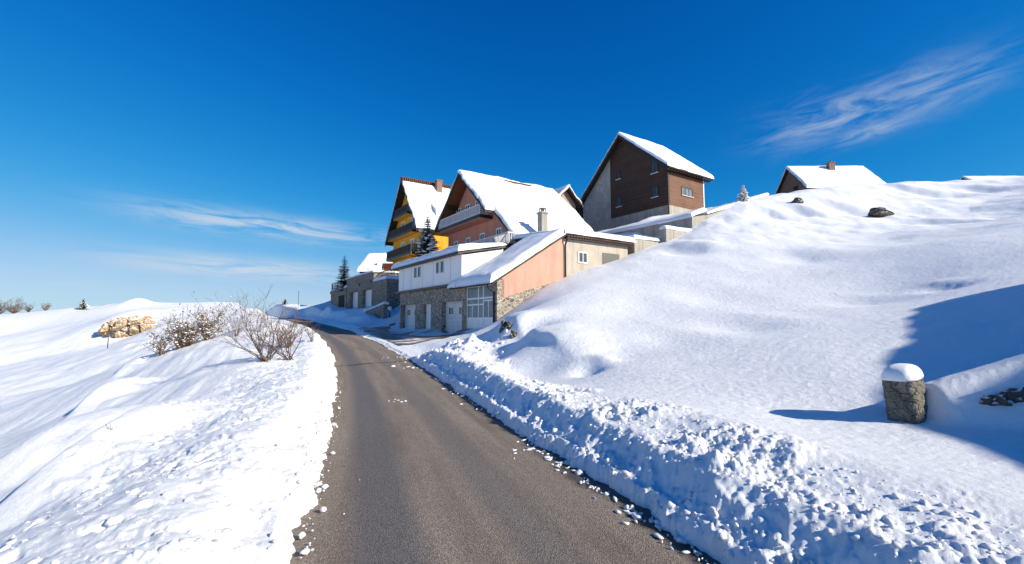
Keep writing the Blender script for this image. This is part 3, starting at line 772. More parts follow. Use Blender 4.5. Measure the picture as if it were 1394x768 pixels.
def garage_house():
    g = thing('garage_house', 'white storeyed garage with fieldstone ground floor and pink sloping annex beside the driveway', 'garage house', (14.6, 32, 1.0))
    X, A0, A1 = 14.6, 23.3, 39.7
    op1, opd, op2, opw = (36.1, 39.4, .2, 3.36), (32.95, 34.4, .2, 3.28), (27.75, 31.0, .2, 3.36), (23.75, 27.2, 1.05, 4.26)
    m = MB(); wall(m, 0, X, .55, A0, A1, .3, 4.5, [op1, opd, op2, opw])
    m.box(X + .551, 20.0, A1 - .4, A1, .3, 4.5); m.build('stone_wall', STONE_A, g)
    for (o, dep, nm) in ((op1, .42, 'garage_door'), (op2, .38, 'garage_door')):
        d = MB(); d.box(X + dep, X + dep + .06, o[0], o[1], .6, o[3]); d.box(X + dep - .03, X + dep, o[0] + .002, o[0] + .09, .6, o[3] - .002); d.box(X + dep - .03, X + dep, o[1] - .09, o[1] - .002, .6, o[3] - .002)
        do = d.build(nm, DOORW, g)
        w = (o[1] - o[0])
        for f0, f1 in ((.14, .34), (.62, .84)):
            fr = MB(); a0, a1 = o[0] + w * f0, o[0] + w * f1
            for aa in (a0 - .05, (a0 + a1) / 2 - .02, a1): fr.box(X + dep - .034, X + dep - .004, aa, aa + .05, 2.42, 2.92)
            for zz in (2.37, 2.92): fr.box(X + dep - .034, X + dep - .004, a0 - .05, a1 + .05, zz, zz + .05)
            fr.box(X + dep - .022, X + dep - .006, a0, a1, 2.42, 2.92, 1); fr.build('window', [WHITE, GLASS], do)
    d = MB(); d.box(X + .25, X + .31, opd[0], opd[1], .6, opd[3]); d.box(X + .225, X + .25, opd[0] + .15, opd[1] - .15, 1.3, 2.1); d.box(X + .225, X + .25, opd[0] + .15, opd[1] - .15, 2.25, 3.05)
    do = d.build('door', WHITE, g)
    h = MB(); h.box(X + .16, X + .225, opd[0] + .07, opd[0] + .12, 1.95, 2.25); h.build('handle', IRON, do)
    # big glazed window with panelled foot
    m = MB(); x0, x1 = X + .06, X + .14; cols = [27.2, 25.62, 24.98, 23.75]; rows_z = (2.12, 3.02, 3.42, 4.26)
    for a in (27.2 - .09, 25.62 - .05, 24.98 - .05, 23.75): m.box(x0, x1, a, a + .1 if a > 23.8 else a + .09, 1.05, 4.26)
    for i in range(3):
        hi, lo = cols[i] - .05, cols[i + 1] + .05
        for z0, z1 in ((4.16, 4.26), (3.36, 3.46), (2.06, 2.18)) + (((2.96, 3.06),) if i < 2 else ((3.2, 3.28),)): m.box(x0 + .004, x1, lo, hi, z0, z1)
        if i != 1: m.box(x0 + .008, x1, (lo + hi) / 2 - .04, (lo + hi) / 2 + .04, 2.18, 2.96 if i == 0 else 3.2)
    w = m.build('window', WHITE, g)
    gm = MB(); gm.box(X + .10, X + .12, 23.8, 27.1, 2.15, 4.2); gm.build('pane', CURTAIN, w)
    pm = MB()
    for k in range(5):
        a0 = 23.84 + k * .655; pm.box(X + .085, X + .15, a0, a0 + .635, 1.05, 2.06)
    pm.build('foot_panel', WHITE, w)
    # pink gable wall along a = 23.3 with stone foot
    ra = lambda b: 4.42 + .61 * (b - 14.6)
    m = MB(); m.prism(1, [(14.65, 1.2), (19.9, 2.5), (19.9, 4.75), (17.5, 4.08), (14.65, 3.22)], A0 - .02, A0 + .25); m.build('stone_foot', STONE_A, g)
    m = MB(); m.prism(1, [(14.95, 3.32), (17.5, 4.08), (19.9, 4.75), (19.9, ra(19.9) - .02), (14.95, ra(14.95) - .02)], A0, A0 + .3); m.build('pink_wall', PINK, g)
    m = MB(); m.prism(1, [(14.602, 1.2), (14.95, 1.3), (14.95, ra(14.95) - .03), (14.602, ra(14.6) - .03)], A0 - .03, A0 + .32); m.build('corner_pier', STONE_A, g)
    # beige wall with little window
    m = MB(); m.prism(1, [(19.92, 3), (26.25, 5), (26.25, 7.62), (19.92, 7.62)], A0 + .03, A0 + .3); m.box(25.95, 26.25, A0 + .3, 31, 5, 7.6); m.build('beige_wall', GREYP, g)
    window(g, 1, A0 + .03, 21.22, 22.12, 5.93, 6.75, .1, 1, RAILW)
    m = MB(); m.box(23.6, 25.3, A0 - .004, A0 + .05, 5.0, 6.85); m.build('side_door', m_flat('grey door paint', (.10, .095, .09), .6), g)
    # annex roof plate, flat rear roof plate
    m = MB(); s = .61
    m.slab((14.1, 23.0, ra(14.1) + .16), (19.9, 23.0, ra(19.9) + .16), (19.9, 27.68, ra(19.9) + .16), (14.1, 27.68, ra(14.1) + .16), .16)
    m.slab((14.1, 27.7, ra(14.1) + .16), (14.57, 27.7, ra(14.57) + .16), (14.57, 28.7, ra(14.57) + .16), (14.1, 28.7, ra(14.1) + .16), .16)
    m.build('annex_roof', DWOOD, g)
    m = MB(); m.slab((19.92, 22.95, 7.80), (26.6, 22.95, 7.80), (26.6, 30.5, 8.4), (19.92, 30.5, 8.4), .16); m.build('rear_roof', TILE, g)
    m = MB()
    for k in range(26): m.box(20.02 + k * .255, 20.14 + k * .255, 22.90, 23.2, 7.60, 7.685)
    m.box(19.95, 26.5, 23.02, 23.32, 7.50, 7.6); m.build('eave_rafters', METAL, g)
    # white upper storey
    m = MB(); wall(m, 0, X - .08, .25, 27.7, 39.9, 4.56, 6.55); 
    m.prism(1, [(X + .171, 4.0), (17.9, 4.0), (17.9, 7.2), (X + .171, 6.54)], 27.7, 27.95); m.prism(1, [(X + .171, 4.56), (17.9, 4.56), (17.9, 7.2), (X + .171, 6.54)], 39.65, 39.9)
    for a in (29.4, 32.35, 34.4, 36.9, 38.7): m.box(X - .086, X - .07, a, a + .035, 4.58, 6.52, 1)
    m.box(16.4, 16.43, 27.69, 27.72, 4.6, 6.85, 1)
    m.build('upper_wall', [WHITEP, m_flat('grey joint', (.33, .34, .36), .7)], g)
    for a0, a1 in ((34.85, 35.40), (35.68, 36.22), (30.5, 31.05), (31.3, 31.83)):
        window(g, 0, X - .08, a0, a1, 5.5, 6.4, .07, 0, RAILW)
    m = MB(); m.box(X - .32, X + .2, 27.75 + .98, 40.2, 4.38, 4.555); m.build('string_course', METAL, g)
    m = MB(); sl = lambda b: 6.66 + .2 * (b - 14.1)
    m.slab((14.1, 27.45, sl(14.1)), (17.95, 27.45, sl(17.95)), (17.95, 40.4, sl(17.95)), (14.1, 40.4, sl(14.1)), .17); m.build('upper_roof', METAL, g)
    # snow blankets
    q1 = [(14.02, 27.35, sl(14.02)), (18.0, 27.35, sl(18.0)), (18.0, 40.5, sl(18.0)), (14.02, 40.5, sl(14.02))]
    q2 = [(13.95, 22.93, ra(13.95) + .16), (20.0, 22.93, ra(20) + .16), (20.0, 27.66, ra(20) + .16), (13.95, 27.66, ra(13.95) + .16)]
    q2b = [(13.95, 27.5, ra(13.95) + .165), (14.49, 27.5, ra(14.49) + .165), (14.49, 28.75, ra(14.49) + .165), (13.95, 28.75, ra(13.95) + .165)]
    q3 = [(19.7, 22.85, 7.80), (26.7, 22.85, 7.80), (26.7, 30.5, 8.4), (19.7, 30.5, 8.4)]
    roof_snow(g, [(q1, .56, dict(nu=24, nv=50, r=.38, tf=lambda U, V, Pn, th: th * (1 - .62 * U))), (q2, .52, dict(nu=34, nv=30, r=.4)), (q2b, .4, dict(nu=12, nv=16, r=.25)), (q3, .42, dict(nu=40, nv=30, r=.3))], noise=.14)
    # gutters and downpipes
    m = MB(); m.tube([(14.05, 23.1, 4.2), (14.05, 28.6, 4.2)], [.07, .07], 8); m.build('gutter', METAL, g)
    m = MB(); m.tube([(14.1, 23.6, 4.15), (14.2, 23.58, 3.9), (14.52, 23.52, 3.7), (14.52, 23.52, 1.0)], [.055] * 4, 8); m.build('downpipe', METAL, g)
    m = MB(); m.tube([(20.0, 23.0, 7.5), (20.0, 23.12, 7.25), (20.0, 23.22, 7.05), (20.0, 23.22, 3.5)], [.06] * 4, 8); m.build('downpipe', METAL, g)
garage_house()

# ------------------------------------------------------------------ balconies
def balcony(parent, x0, x1, y0, y1, zb, zt, rail_mat, slab_mat, trim_mat, pitch=.16, frame=True, name='balcony'):
    """slab projecting towards -x from wall x1 to x0; railing round the three open sides"""
    m = MB(); m.box(x0 + .06, x1, y0 + .06, y1 - .06, zb - .28, zb); b = m.build(name, slab_mat, parent)
    t = MB(); t.box(x0, x0 + .056, y0, y1, zb - .22, zb + .06); t.box(x0 + .057, x1, y0, y0 + .056, zb - .22, zb + .06); t.box(x0 + .057, x1, y1 - .056, y1, zb - .22, zb + .06)
    t.build('trim', trim_mat, b)
    r = MB()
    r.box(x0, x0 + .08, y0, y1, zt - .09, zt); r.box(x0 + .081, x1, y0, y0 + .08, zt - .09, zt); r.box(x0 + .081, x1, y1 - .08, y1, zt - .09, zt)
    r.box(x0 + .01, x0 + .06, y0 + .08, y1 - .08, zb + .14, zb + .20)
    n = max(2, int((y1 - y0) / pitch))
    for i in range(n + 1):
        y = y0 + .04 + (y1 - y0 - .08) * i / n; big = i % 8 == 0
        w = .05 if big else .028
        r.box(x0 + .012, x0 + .058, y - w, y + w, zb + .06, zt - .09)
    k = max(2, int((x1 - x0) / pitch))
    for i in range(1, k):
        x = x0 + (x1 - x0) * i / k
        for y in (y0 + .04, y1 - .04): r.box(x - .025, x + .025, y - .022, y + .022, zb + .06, zt - .09)
    r.build('railing', rail_mat, b)
    return b

def salmon_house():
    s = thing('chalet', 'salmon chalet with pale grey balconies under a steep snow laden roof', 'chalet', (20.3, 36.5, 5), group='gabled chalets')
    X = 20.3; zr, ar = 15.72, 37.0; sl = .915
    rz = lambda a: zr - sl * abs(a - ar)
    L, R = 41.7, 29.55
    m = MB(); m.prism(0, [(R, 4.5), (L, 4.5), (L, rz(L) - .25), (ar, zr - .25), (R, rz(R) - .25)], X, X + .35)
    m.box(X + .351, 25.9, R, R + .3, 4.5, rz(R) - .25); m.box(X + .351, 30, L - .3, L, 4.5, rz(L) - .25)
    m.box(25.9, 29.9, 31.5, 31.8, 4.5, rz(31.5) - .25); m.build('wall', SALMON, s)
    # roof plates: deep front overhang above, shallow below
    m = MB(); t = .2
    m.slab((19.0, ar, zr), (30.2, ar, zr), (30.2, 42.05, rz(42.05)), (19.0, 42.05, rz(42.05)), t)
    m.slab((19.0, 32.1, rz(32.1)), (30.2, 32.1, rz(32.1)), (30.2, ar, zr), (19.0, ar, zr), t)
    m.slab((19.9, 28.95, rz(28.95)), (26.0, 28.95, rz(28.95)), (26.0, 32.098, rz(32.098)), (19.9, 32.098, rz(32.098)), t)
    m.slab((26.002, 31.0, rz(31.0)), (30.2, 31.0, rz(31.0)), (30.2, 32.098, rz(32.098)), (26.002, 32.098, rz(32.098)), t)
    m.build('roof', [SOFFIT], s)
    m = MB()
    for (b, a0, a1) in ((18.96, ar, 42.08), (18.96, ar, 32.05), (19.86, 32.09, 28.9)):
        z0, z1 = rz(a0), rz(a1)
        m.add([(b, a0, z0 - .30), (b, a1, z1 - .30), (b, a1, z1 + .02), (b, a0, z0 + .02), (b + .038, a0, z0 - .30), (b + .038, a1, z1 - .30), (b + .038, a1, z1 + .02), (b + .038, a0, z0 + .02)],
              [(0, 1, 2, 3), (7, 6, 5, 4), (0, 4, 5, 1), (1, 5, 6, 2), (2, 6, 7, 3), (3, 7, 4, 0)])
    m.build('verge_board', METAL, s)
    for a in (ar - .1, 39.5, 34.5):
        m = MB(); m.box(19.1, X, a, a + .2, rz(a + .2) - .48, rz(a) - .24); m.build('purlin', DWOOD, s)
    balcony(s, 19.0, X - .002, 33.1, 41.35, 10.95, 11.9, RAILW, SALMON, METAL)
    balcony(s, 19.1, X - .002, 28.9, 41.2, 7.85, 8.82, RAILW, SALMON, METAL)
    for a in (39.4, 37.6, 35.62, 33.7): window(s, 0, X, a - .45, a + .45, 11.3, 12.95, .1, 1)
    for a in (39.95, 37.45, 34.8, 32.05): window(s, 0, X, a - .42, a + .42, 8.75, 9.75, .1, 1)
    # snow with bare tile strip near the ridge
    def bare(U, V, Pn, th):
        # u runs along the ridge, v up the slope
        d = np.abs(V - .915 + .012 * np.sin(U * 17)) / .034
        strip = np.exp(-(d ** 2)) * sstep(.42, .48, U) * sstep(.72, .64, U)
        return th - .75 * strip - .1 * sstep(.75, .2, V) * 0
    q = [(18.93, 32.02, rz(32.02)), (30.3, 32.02, rz(32.02)), (30.3, ar + .03, zr), (18.93, ar + .03, zr)]
    ql = [(19.84, 28.88, rz(28.88)), (26.05, 28.88, rz(28.88)), (26.05, 32.4, rz(32.4)), (19.84, 32.4, rz(32.4))]
    qr = [(25.8, 30.93, rz(30.93)), (30.3, 30.93, rz(30.93)), (30.3, 32.4, rz(32.4)), (25.8, 32.4, rz(32.4))]
    qq = [(18.93, ar - .03, zr), (30.3, ar - .03, zr), (30.3, 42.1, rz(42.1)), (18.93, 42.1, rz(42.1))]
    roof_snow(s, [(q, .40, dict(nu=90, nv=90, r=.28, tf=bare)), (ql, .44, dict(nu=40, nv=24, r=.3)), (qr, .4, dict(nu=24, nv=14, r=.3)), (qq, .3, dict(nu=30, nv=24, r=.25))], noise=.2)
    m = MB(); m.box(18.97, 30.2, ar - .34, ar - .06, zr - .27, zr - .005); 
    for k in range(30): m.box(23.6 + k * .11, 23.69 + k * .11, 36.3, 36.72, rz(36.5) - .2, rz(36.5) + .36)
    m.build('ridge_tiles', TILE, s)
    # chimney against the right hand wall
    c = MB(); c.box(22.0, 22.6, 28.35, 28.93, 4.6, 10.55); c.box(21.93, 22.67, 28.28, 29.0, 10.55, 10.68); ch = c.build('chimney', CHIMP, s)
    c = MB(); c.box(22.08, 22.52, 28.43, 28.85, 10.95, 11.02)
    for bx in (22.1, 22.44):
        for ay in (28.45, 28.79): c.box(bx, bx + .05, ay, ay + .05, 10.68, 10.95)
    c.tube([(22.3, 28.64, 10.68), (22.3, 28.64, 10.9)], [.13, .13], 10); c.build('cowl', METAL, ch)
salmon_house()

def yellow_house():
    s = thing('chalet', 'tall yellow chalet with three dark iron balconies under the steepest roof', 'chalet', (22.8, 60, 6), group='gabled chalets')
    X = 22.8; ar, zr = 59.7, 21.65; sl = 1.34
    rz = lambda a: zr - sl * abs(a - ar)
    L, R = 65.3, 54.5
    m = MB(); m.prism(0, [(R, 5), (L, 5), (L, rz(L) - .3), (ar, zr - .3), (R, rz(R) - .3)], X, X + .35)
    m.box(X + .351, 33.0, R, R + .3, 5, rz(R) - .3); m.box(X + .351, 33.0, L - .3, L, 5, rz(L) - .3); m.build('wall', YELLOW, s)
    m = MB(); t = .28
    m.slab((21.8, ar, zr), (33.3, ar, zr), (33.3, 65.9, rz(65.9)), (21.8, 65.9, rz(65.9)), t)
    m.slab((21.8, 53.8, rz(53.8)), (33.3, 53.8, rz(53.8)), (33.3, ar, zr), (21.8, ar, zr), t); m.build('roof', DWOOD, s)
    m = MB()
    for (a0, a1) in ((ar, 65.95), (ar, 53.75)):
        z0, z1 = rz(a0), rz(a1); b = 21.76
        m.add([(b, a0, z0 - .5), (b, a1, z1 - .5), (b, a1, z1 + .02), (b, a0, z0 + .02), (b + .038, a0, z0 - .5), (b + .038, a1, z1 - .5), (b + .038, a1, z1 + .02), (b + .038, a0, z0 + .02)],
              [(0, 1, 2, 3), (7, 6, 5, 4), (0, 4, 5, 1), (1, 5, 6, 2), (2, 6, 7, 3), (3, 7, 4, 0)])
    m.build('verge_board', METAL, s)
    balcony(s, 21.85, X - .002, 57.55, 62.9, 16.5, 17.55, IRONB, YELLOW, METAL, .14)
    balcony(s, 21.85, X - .002, 55.7, 65.1, 13.75, 14.8, IRONB, YELLOW, METAL, .14)
    balcony(s, 21.85, X - .002, 55.9, 65.5, 10.85, 11.95, IRONB, YELLOW, METAL, .14)
    for a, z0 in ((58.9, 16.55), (61.3, 13.8), (57.7, 13.8), (61.3, 10.9), (57.9, 10.9)):
        window(s, 0, X, a - .65, a + .65, z0, z0 + 2.05, .12, 1, None, False, CURTAIN)
    m = MB(); m.box(21.7, 33.3, ar - .18, ar + .18, zr - .2, zr + .16); 
    for k in range(38): m.box(21.75 + k * .3, 21.93 + k * .3, ar - .62, ar - .12, zr - .62, zr - .02)
    m.build('ridge_tiles', TILE, s)
    q = [(21.72, 53.72, rz(53.72)), (33.4, 53.72, rz(53.72)), (33.4, ar - .5, rz(ar - .5)), (21.72, ar - .5, rz(ar - .5))]
    qq = [(21.72, ar + .3, rz(ar + .3)), (33.4, ar + .3, rz(ar + .3)), (33.4, 66, rz(66)), (21.72, 66, rz(66))]
    roof_snow(s, [(q, .34, dict(nu=40, nv=40, r=.3)), (qq, .25, dict(nu=20, nv=20, r=.3))], noise=.12)
    c = MB(); c.box(26.5, 27.3, 58.25, 58.95, 18.5, 21.75); c.box(26.43, 27.37, 58.18, 59.02, 21.75, 21.88); c.build('chimney', CHIMB, s)
    # small dormer on the lit slope
    d = MB(); d.prism(0, [(55.0, rz(55.0) - .1), (55.0, rz(55.0) + 1.15), (56.2, rz(56.2) + .35), (56.2, rz(56.2) - .1)], 25.0, 25.9); do = d.build('dormer', WHITEP, s)
    q = [(24.85, 54.9, rz(55) + 1.2), (26.05, 54.9, rz(55) + 1.2), (26.05, 56.5, rz(56.5) + .3), (24.85, 56.5, rz(56.5) + .3)]
    m = MB(); snow_sheet(m, *q, .3, nu=16, nv=16, r=.25, seed=40); m.build('dormer_snow', SNOWR, do, smooth=True, fix=False)
    d = MB(); d.box(22.0, 33.0, 54.3, 54.46, 5, 9.2); d.build('plinth', STONE_B, s)
yellow_house()

def brown_house():
    s = thing('timber_house', 'dark brown timber clad house with pale stone end, above the garden walls', 'house', (40, 36, 12))
    X, R, L = 40.0, 29.85, 42.8; ar, zr = 35.94, 23.75; sR, sL = .85, .965
    rz = lambda a: zr - (sR * (ar - a) if a < ar else sL * (a - ar))
    SEAM = 38.0; ZS = 14.12
    m = MB(); m.prism(0, [(R, ZS), (SEAM, ZS), (SEAM, rz(SEAM) - .3), (ar, zr - .3), (R, rz(R) - .3)], X, X + .3); m.build('timber_gable', SIDING_SHADE, s)
    m = MB(); m.prism(0, [(SEAM + .002, 10.5), (L, 10.5), (L, rz(L) - .3), (SEAM + .002, rz(SEAM) - .3)], X - .05, X + .3); m.box(X + .301, 46.4, L - .3, L, 10.5, rz(L) - .3); m.build('stone_wall', STONE_C, s)
    m = MB(); m.box(X + .301, 46.4, R, R + .3, ZS, rz(R) - .3); m.build('timber_wall', SIDING_LIT, s)
    m = MB(); m.box(X - .03, X + .3, R - .03, SEAM, 10.5, ZS - .004); m.box(X + .301, 46.4, R - .03, R + .3, 10.5, ZS - .004); m.build('plinth', CONC, s)
    m = MB(); t = .26
    m.slab((39.3, ar, zr), (47.4, ar, zr), (47.4, 44.2, rz(44.2)), (39.3, 44.2, rz(44.2)), t); m.slab((39.3, 29.3, rz(29.3)), (47.4, 29.3, rz(29.3)), (47.4, ar, zr), (39.3, ar, zr), t); m.build('roof', DWOOD, s)
    m = MB()
    for (a0, a1) in ((ar, 44.25), (ar, 29.25)):
        z0, z1 = rz(a0), rz(a1); b = 39.26
        m.add([(b, a0, z0 - .42), (b, a1, z1 - .42), (b, a1, z1 + .02), (b, a0, z0 + .02), (b + .038, a0, z0 - .42), (b + .038, a1, z1 - .42), (b + .038, a1, z1 + .02), (b + .038, a0, z0 + .02)],
              [(0, 1, 2, 3), (7, 6, 5, 4), (0, 4, 5, 1), (1, 5, 6, 2), (2, 6, 7, 3), (3, 7, 4, 0)])
    m.build('verge_board', METAL, s)
    m = MB()
    for k in range(16): m.box(39.45 + k * .5, 39.57 + k * .5, 29.3, R, rz(29.3) - .42, rz(29.3) - .27)
    m.tube([(39.3, 29.2, rz(29.3) - .18), (47.4, 29.2, rz(29.3) - .18)], [.09, .09], 8); m.build('eave_rafters', METAL, s)
    for (a0, a1, z0, z1) in ((36.38, 37.02, 18.67, 19.65), (31.0, 31.95, 18.0, 19.55), (31.08, 31.93, 15.34, 16.5), (36.3, 37.04, 15.35, 16.5)):
        window(s, 0, X, a0, a1, z0, z1, .09, 1, METAL, True)
    window(s, 1, R, 42.25, 44.25, 15.55, 16.5, .1, 2, METAL, True, CURTAIN)
    m = MB(); m.tube([(39.9, R - .1, rz(29.3) - .3), (39.93, R - .1, 11)], [.07, .07], 8); m.build('downpipe', METAL, s)
    m = MB(); m.box(46.25, 46.44, R - .045, R - .005, ZS, rz(R) - .35); m.build('corner_board', RAILW, s)
    q = [(39.2, 29.2, rz(29.2)), (47.5, 29.2, rz(29.2)), (47.5, ar + .03, zr), (39.2, ar + .03, zr)]
    qq = [(39.2, ar - .03, zr), (47.5, ar - .03, zr), (47.5, 44.3, rz(44.3)), (39.2, 44.3, rz(44.3))]
    roof_snow(s, [(q, .42, dict(nu=34, nv=34, r=.25)), (qq, .22, dict(nu=20, nv=30, r=.2))], noise=.08)
brown_house()

def brick_house():
    s = thing('brick_house', 'pale brick gable peeping out between the salmon chalet and the timber house', 'house', (33.3, 40, 8))
    A0 = 38.0; br, zr = 33.35, 17.05; sl = 1.0
    rz = lambda b: zr - sl * abs(b - br)
    m = MB(); m.prism(1, [(31.75, 8), (34.95, 8), (34.95, rz(34.95) - .2), (br, zr - .2), (31.75, rz(31.75) - .2)], A0 + .7, A0 + 1.0)
    m.box(31.75, 32.05, A0 + 1.001, 46, 8, rz(31.75) - .2); m.build('wall', BRICK, s)
    m = MB(); t = .2
    m.slab((31.3, A0, rz(31.3)), (br, A0, zr), (br, 46.4, zr), (31.3, 46.4, rz(31.3)), t); m.slab((br, A0, zr), (35.4, A0, rz(35.4)), (35.4, 46.4, rz(35.4)), (br, 46.4, zr), t); m.build('roof', DWOOD, s)
    q = [(31.2, A0 - .06, rz(31.2)), (br + .03, A0 - .06, zr), (br + .03, 46.5, zr), (31.2, 46.5, rz(31.2))]
    qq = [(br - .03, A0 - .06, zr), (35.5, A0 - .06, rz(35.5)), (35.5, 46.5, rz(35.5)), (br - .03, 46.5, zr)]
    roof_snow(s, [(q, .26, dict(nu=18, nv=30, r=.16)), (qq, .26, dict(nu=18, nv=30, r=.16))], noise=.08)
brick_house()

def stone_garages():
    s = thing('stone_garage', 'long grey rubble stone garage with two white doors before the yellow chalet', 'garage', (16.5, 57, 2.5))
    X = 16.5
    o1, o2 = (60.4, 64.2, 2.4, 5.79), (54.5, 58.3, 2.4, 5.76)
    m = MB(); wall(m, 0, X, .5, 53.8, 65.9, 1.5, 7.62, [o1, o2]); wall(m, 0, X, .5, 49.0, 53.79, 1.2, 6.42)
    m.box(X + .501, 22, 49.0, 49.5, 1.2, 6.42); m.box(X + .501, 22, 53.8, 54.1, 6.0, 7.62); m.box(X + .501, 22, 65.4, 65.9, 1.5, 7.62); m.build('wall', STONE_B, s)
    for o in (o1, o2):
        d = MB(); d.box(X + .4, X + .46, o[0], o[1], 2, o[3]); d.build('garage_door', DOORW, s)
    for a in (59.9, 54.95):
        m = MB(); m.box(X - .02, X + .1, a - .17, a + .17, 6.45, 6.8); m.build('vent', DARK, s)
    m = MB(); m.box(X - .15, 22, 53.7, 66.1, 7.625, 7.74); m.box(X - .12, 22, 48.85, 53.69, 6.425, 6.53); m.build('roof', CONCD, s)
    q1 = [(X - .2, 53.65, 7.74), (21.9, 53.65, 7.74), (21.9, 66.15, 7.74), (X - .2, 66.15, 7.74)]
    q2 = [(X - .18, 48.8, 6.53), (21.9, 48.8, 6.53), (21.9, 53.6, 6.53), (X - .18, 53.6, 6.53)]
    roof_snow(s, [(q1, .22, dict(nu=18, nv=36, r=.2)), (q2, .42, dict(nu=18, nv=24, r=.25))])
    m = MB()
    for k in range(11): m.box(17.3, 17.36, 49.1 + k * .45, 49.16 + k * .45, 6.9, 7.75)
    m.box(17.28, 17.38, 49.05, 53.7, 7.7, 7.78); m.box(17.3, 17.36, 49.05, 53.7, 7.25, 7.32)
    for k in range(9): m.box(17.7 + k * .5, 17.76 + k * .5, 49.05, 49.11, 6.9, 7.75)
    m.box(17.38, 21.9, 49.04, 49.12, 7.7, 7.78); m.build('railing', IRON, s)
stone_garages()

def stone_hut():
    s = thing('stone_hut', 'small flat roofed stone hut with iron railing on top beside the dark spruce', 'hut', (16.6, 73, 3))
    X = 16.5
    m = MB(); poly = [(X, 66.2), (X, 75.4), (X + .9, 79.9), (22, 79.9), (22, 66.2)]
    m.prism(2, poly, 2.0, 6.35); m.build('wall', STONE_B, s)
    m = MB(); m.box(X - .03, X + .2, 67.3, 70.6, 2.0, 5.6); m.build('doorway', DARK, s)
    m = MB(); m.prism(2, [(X - .15, 66.0), (X - .15, 75.5), (X + .8, 80.1), (22.1, 80.1), (22.1, 66.0)], 6.355, 6.55); m.build('roof', CONCD, s)
    q = [(X - .1, 66.0, 6.55), (21.5, 66.0, 6.55), (21.5, 74.5, 6.55), (X - .1, 74.5, 6.55)]
    roof_snow(s, [(q, .65, dict(nu=16, nv=20, r=.9))])
    m = MB()
    for k in range(8):
        a = 68 + k * 1.0; m.tube([(X + .05, a, 6.55), (X + .05, a, 7.75)], [.045, .045], 6)
    for t in range(4):
        x, y = X + .1 + .9 * t / 3, 75.4 + 4.4 * t / 3; m.tube([(x, y, 6.55), (x, y, 7.75)], [.05, .05], 6)
    for z in (7.75, 7.15): m.tube([(X + .05, 68, z), (X + .05, 75.4, z), (X + .98, 79.8, z)], [.045] * 3, 6)
    m.build('railing', IRON, s)
stone_hut()

def orange_house():
    s = thing('orange_house', 'low orange house with snowy roof and dark red eaves behind the stone garage', 'house', (-26, 86, 8), 0)
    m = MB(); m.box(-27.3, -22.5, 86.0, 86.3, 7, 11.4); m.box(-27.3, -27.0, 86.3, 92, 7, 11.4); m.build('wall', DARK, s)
    m = MB(); m.slab((-28.6, 85.0, 11.0), (-24.8, 85.0, 11.0), (-24.8, 90.5, 14.4), (-28.6, 90.5, 14.4), .25); m.build('roof', DWOOD, s)
    q = [(-29.0, 84.7, 11.05), (-24.9, 84.7, 11.05), (-24.9, 90.8, 14.6), (-29.0, 90.8, 14.6)]
    q2 = [(-24.85, 86.9, 12.9), (-19.5, 86.9, 12.9), (-19.5, 90.8, 14.6), (-24.85, 90.8, 14.6)]
    roof_snow(s, [(q, 1.0, dict(nu=20, nv=22, r=.35)), (q2, .45, dict(nu=20, nv=16, r=.3))])
    m = MB(); m.box(-24.7, -20, 87.0, 87.3, 7, 12.3); m.build('orange_wall', ORANGE, s)
    m = MB(); m.box(-24.7, -19.5, 86.6, 86.98, 12.1, 12.85); m.build('eave_board', REDT, s)
    m = MB(); m.box(-25.3, -24.75, 84.9, 85.9, 10, 13.0); m.build('party_wall', WHITEP, s)
orange_house()

def gable_house_front(name, label, group, o, x0, x1, yr, zr, hd, sl, zb, chim=None, gx=.35):
    """house with ridge along world x, gable facing -x"""
    s = thing(name, label, 'house', o, 0, group); rz = lambda y: zr - sl * abs(y - yr)
    y0, y1 = yr - hd, yr + hd
    m = MB(); m.prism(0, [(y0 + .35, zb), (y1 - .35, zb), (y1 - .35, rz(y1 - .35) - .2), (yr, zr - .2), (y0 + .35, rz(y0 + .35) - .2)], x0 + gx, x0 + gx + .3); m.build('gable_wall', GREYW, s)
    m = MB(); m.box(x0 + gx + .301, x1 - .5, y0 + .35, y0 + .6, zb, rz(y0 + .35) - .2); m.build('front_wall', GREYW, s)
    m = MB(); m.slab((x0, y0, rz(y0)), (x1, y0, rz(y0)), (x1, yr, zr), (x0, yr, zr), .22); m.slab((x0, yr, zr), (x1, yr, zr), (x1, y1, rz(y1)), (x0, y1, rz(y1)), .22); m.build('roof', DWOOD, s)
    q = [(x0 - .08, y0 - .1, rz(y0 - .1)), (x1 + .1, y0 - .1, rz(y0 - .1)), (x1 + .1, yr + .03, zr), (x0 - .08, yr + .03, zr)]
    qq = [(x0 - .08, yr - .03, zr), (x1 + .1, yr - .03, zr), (x1 + .1, y1 + .1, rz(y1 + .1)), (x0 - .08, y1 + .1, rz(y1 + .1))]
    roof_snow(s, [(q, .36, dict(nu=34, nv=26, r=.25)), (qq, .2, dict(nu=24, nv=20, r=.2))], noise=.12)
    if chim:
        c = MB(); c.box(chim[0], chim[0] + .75, chim[1], chim[1] + .6, rz(chim[1]) - .3, chim[2]); c.box(chim[0] - .06, chim[0] + .81, chim[1] - .06, chim[1] + .66, chim[2], chim[2] + .1); ch = c.build('chimney', CHIMB, s)
        c = MB(); c.tube([(chim[0] + .37, chim[1] + .3, chim[2] + .1), (chim[0] + .37, chim[1] + .3, chim[2] + .32)], [.14, .14], 8); c.build('chimney_pot', METAL, ch)
    return s
h1 = gable_house_front('hill_house', 'snow roofed house with brick chimney sunk behind the crest of the hill', 'houses beyond the hill crest', (42, 60, 15), 37.1, 47.4, 60, 22.55, 3.9, 1.0, 13, (42.1, 58.9, 22.85))
m = MB(); m.box(37.40, 37.46, 58.4, 59.3, 18.6, 19.6); m.build('window', DARK, h1)
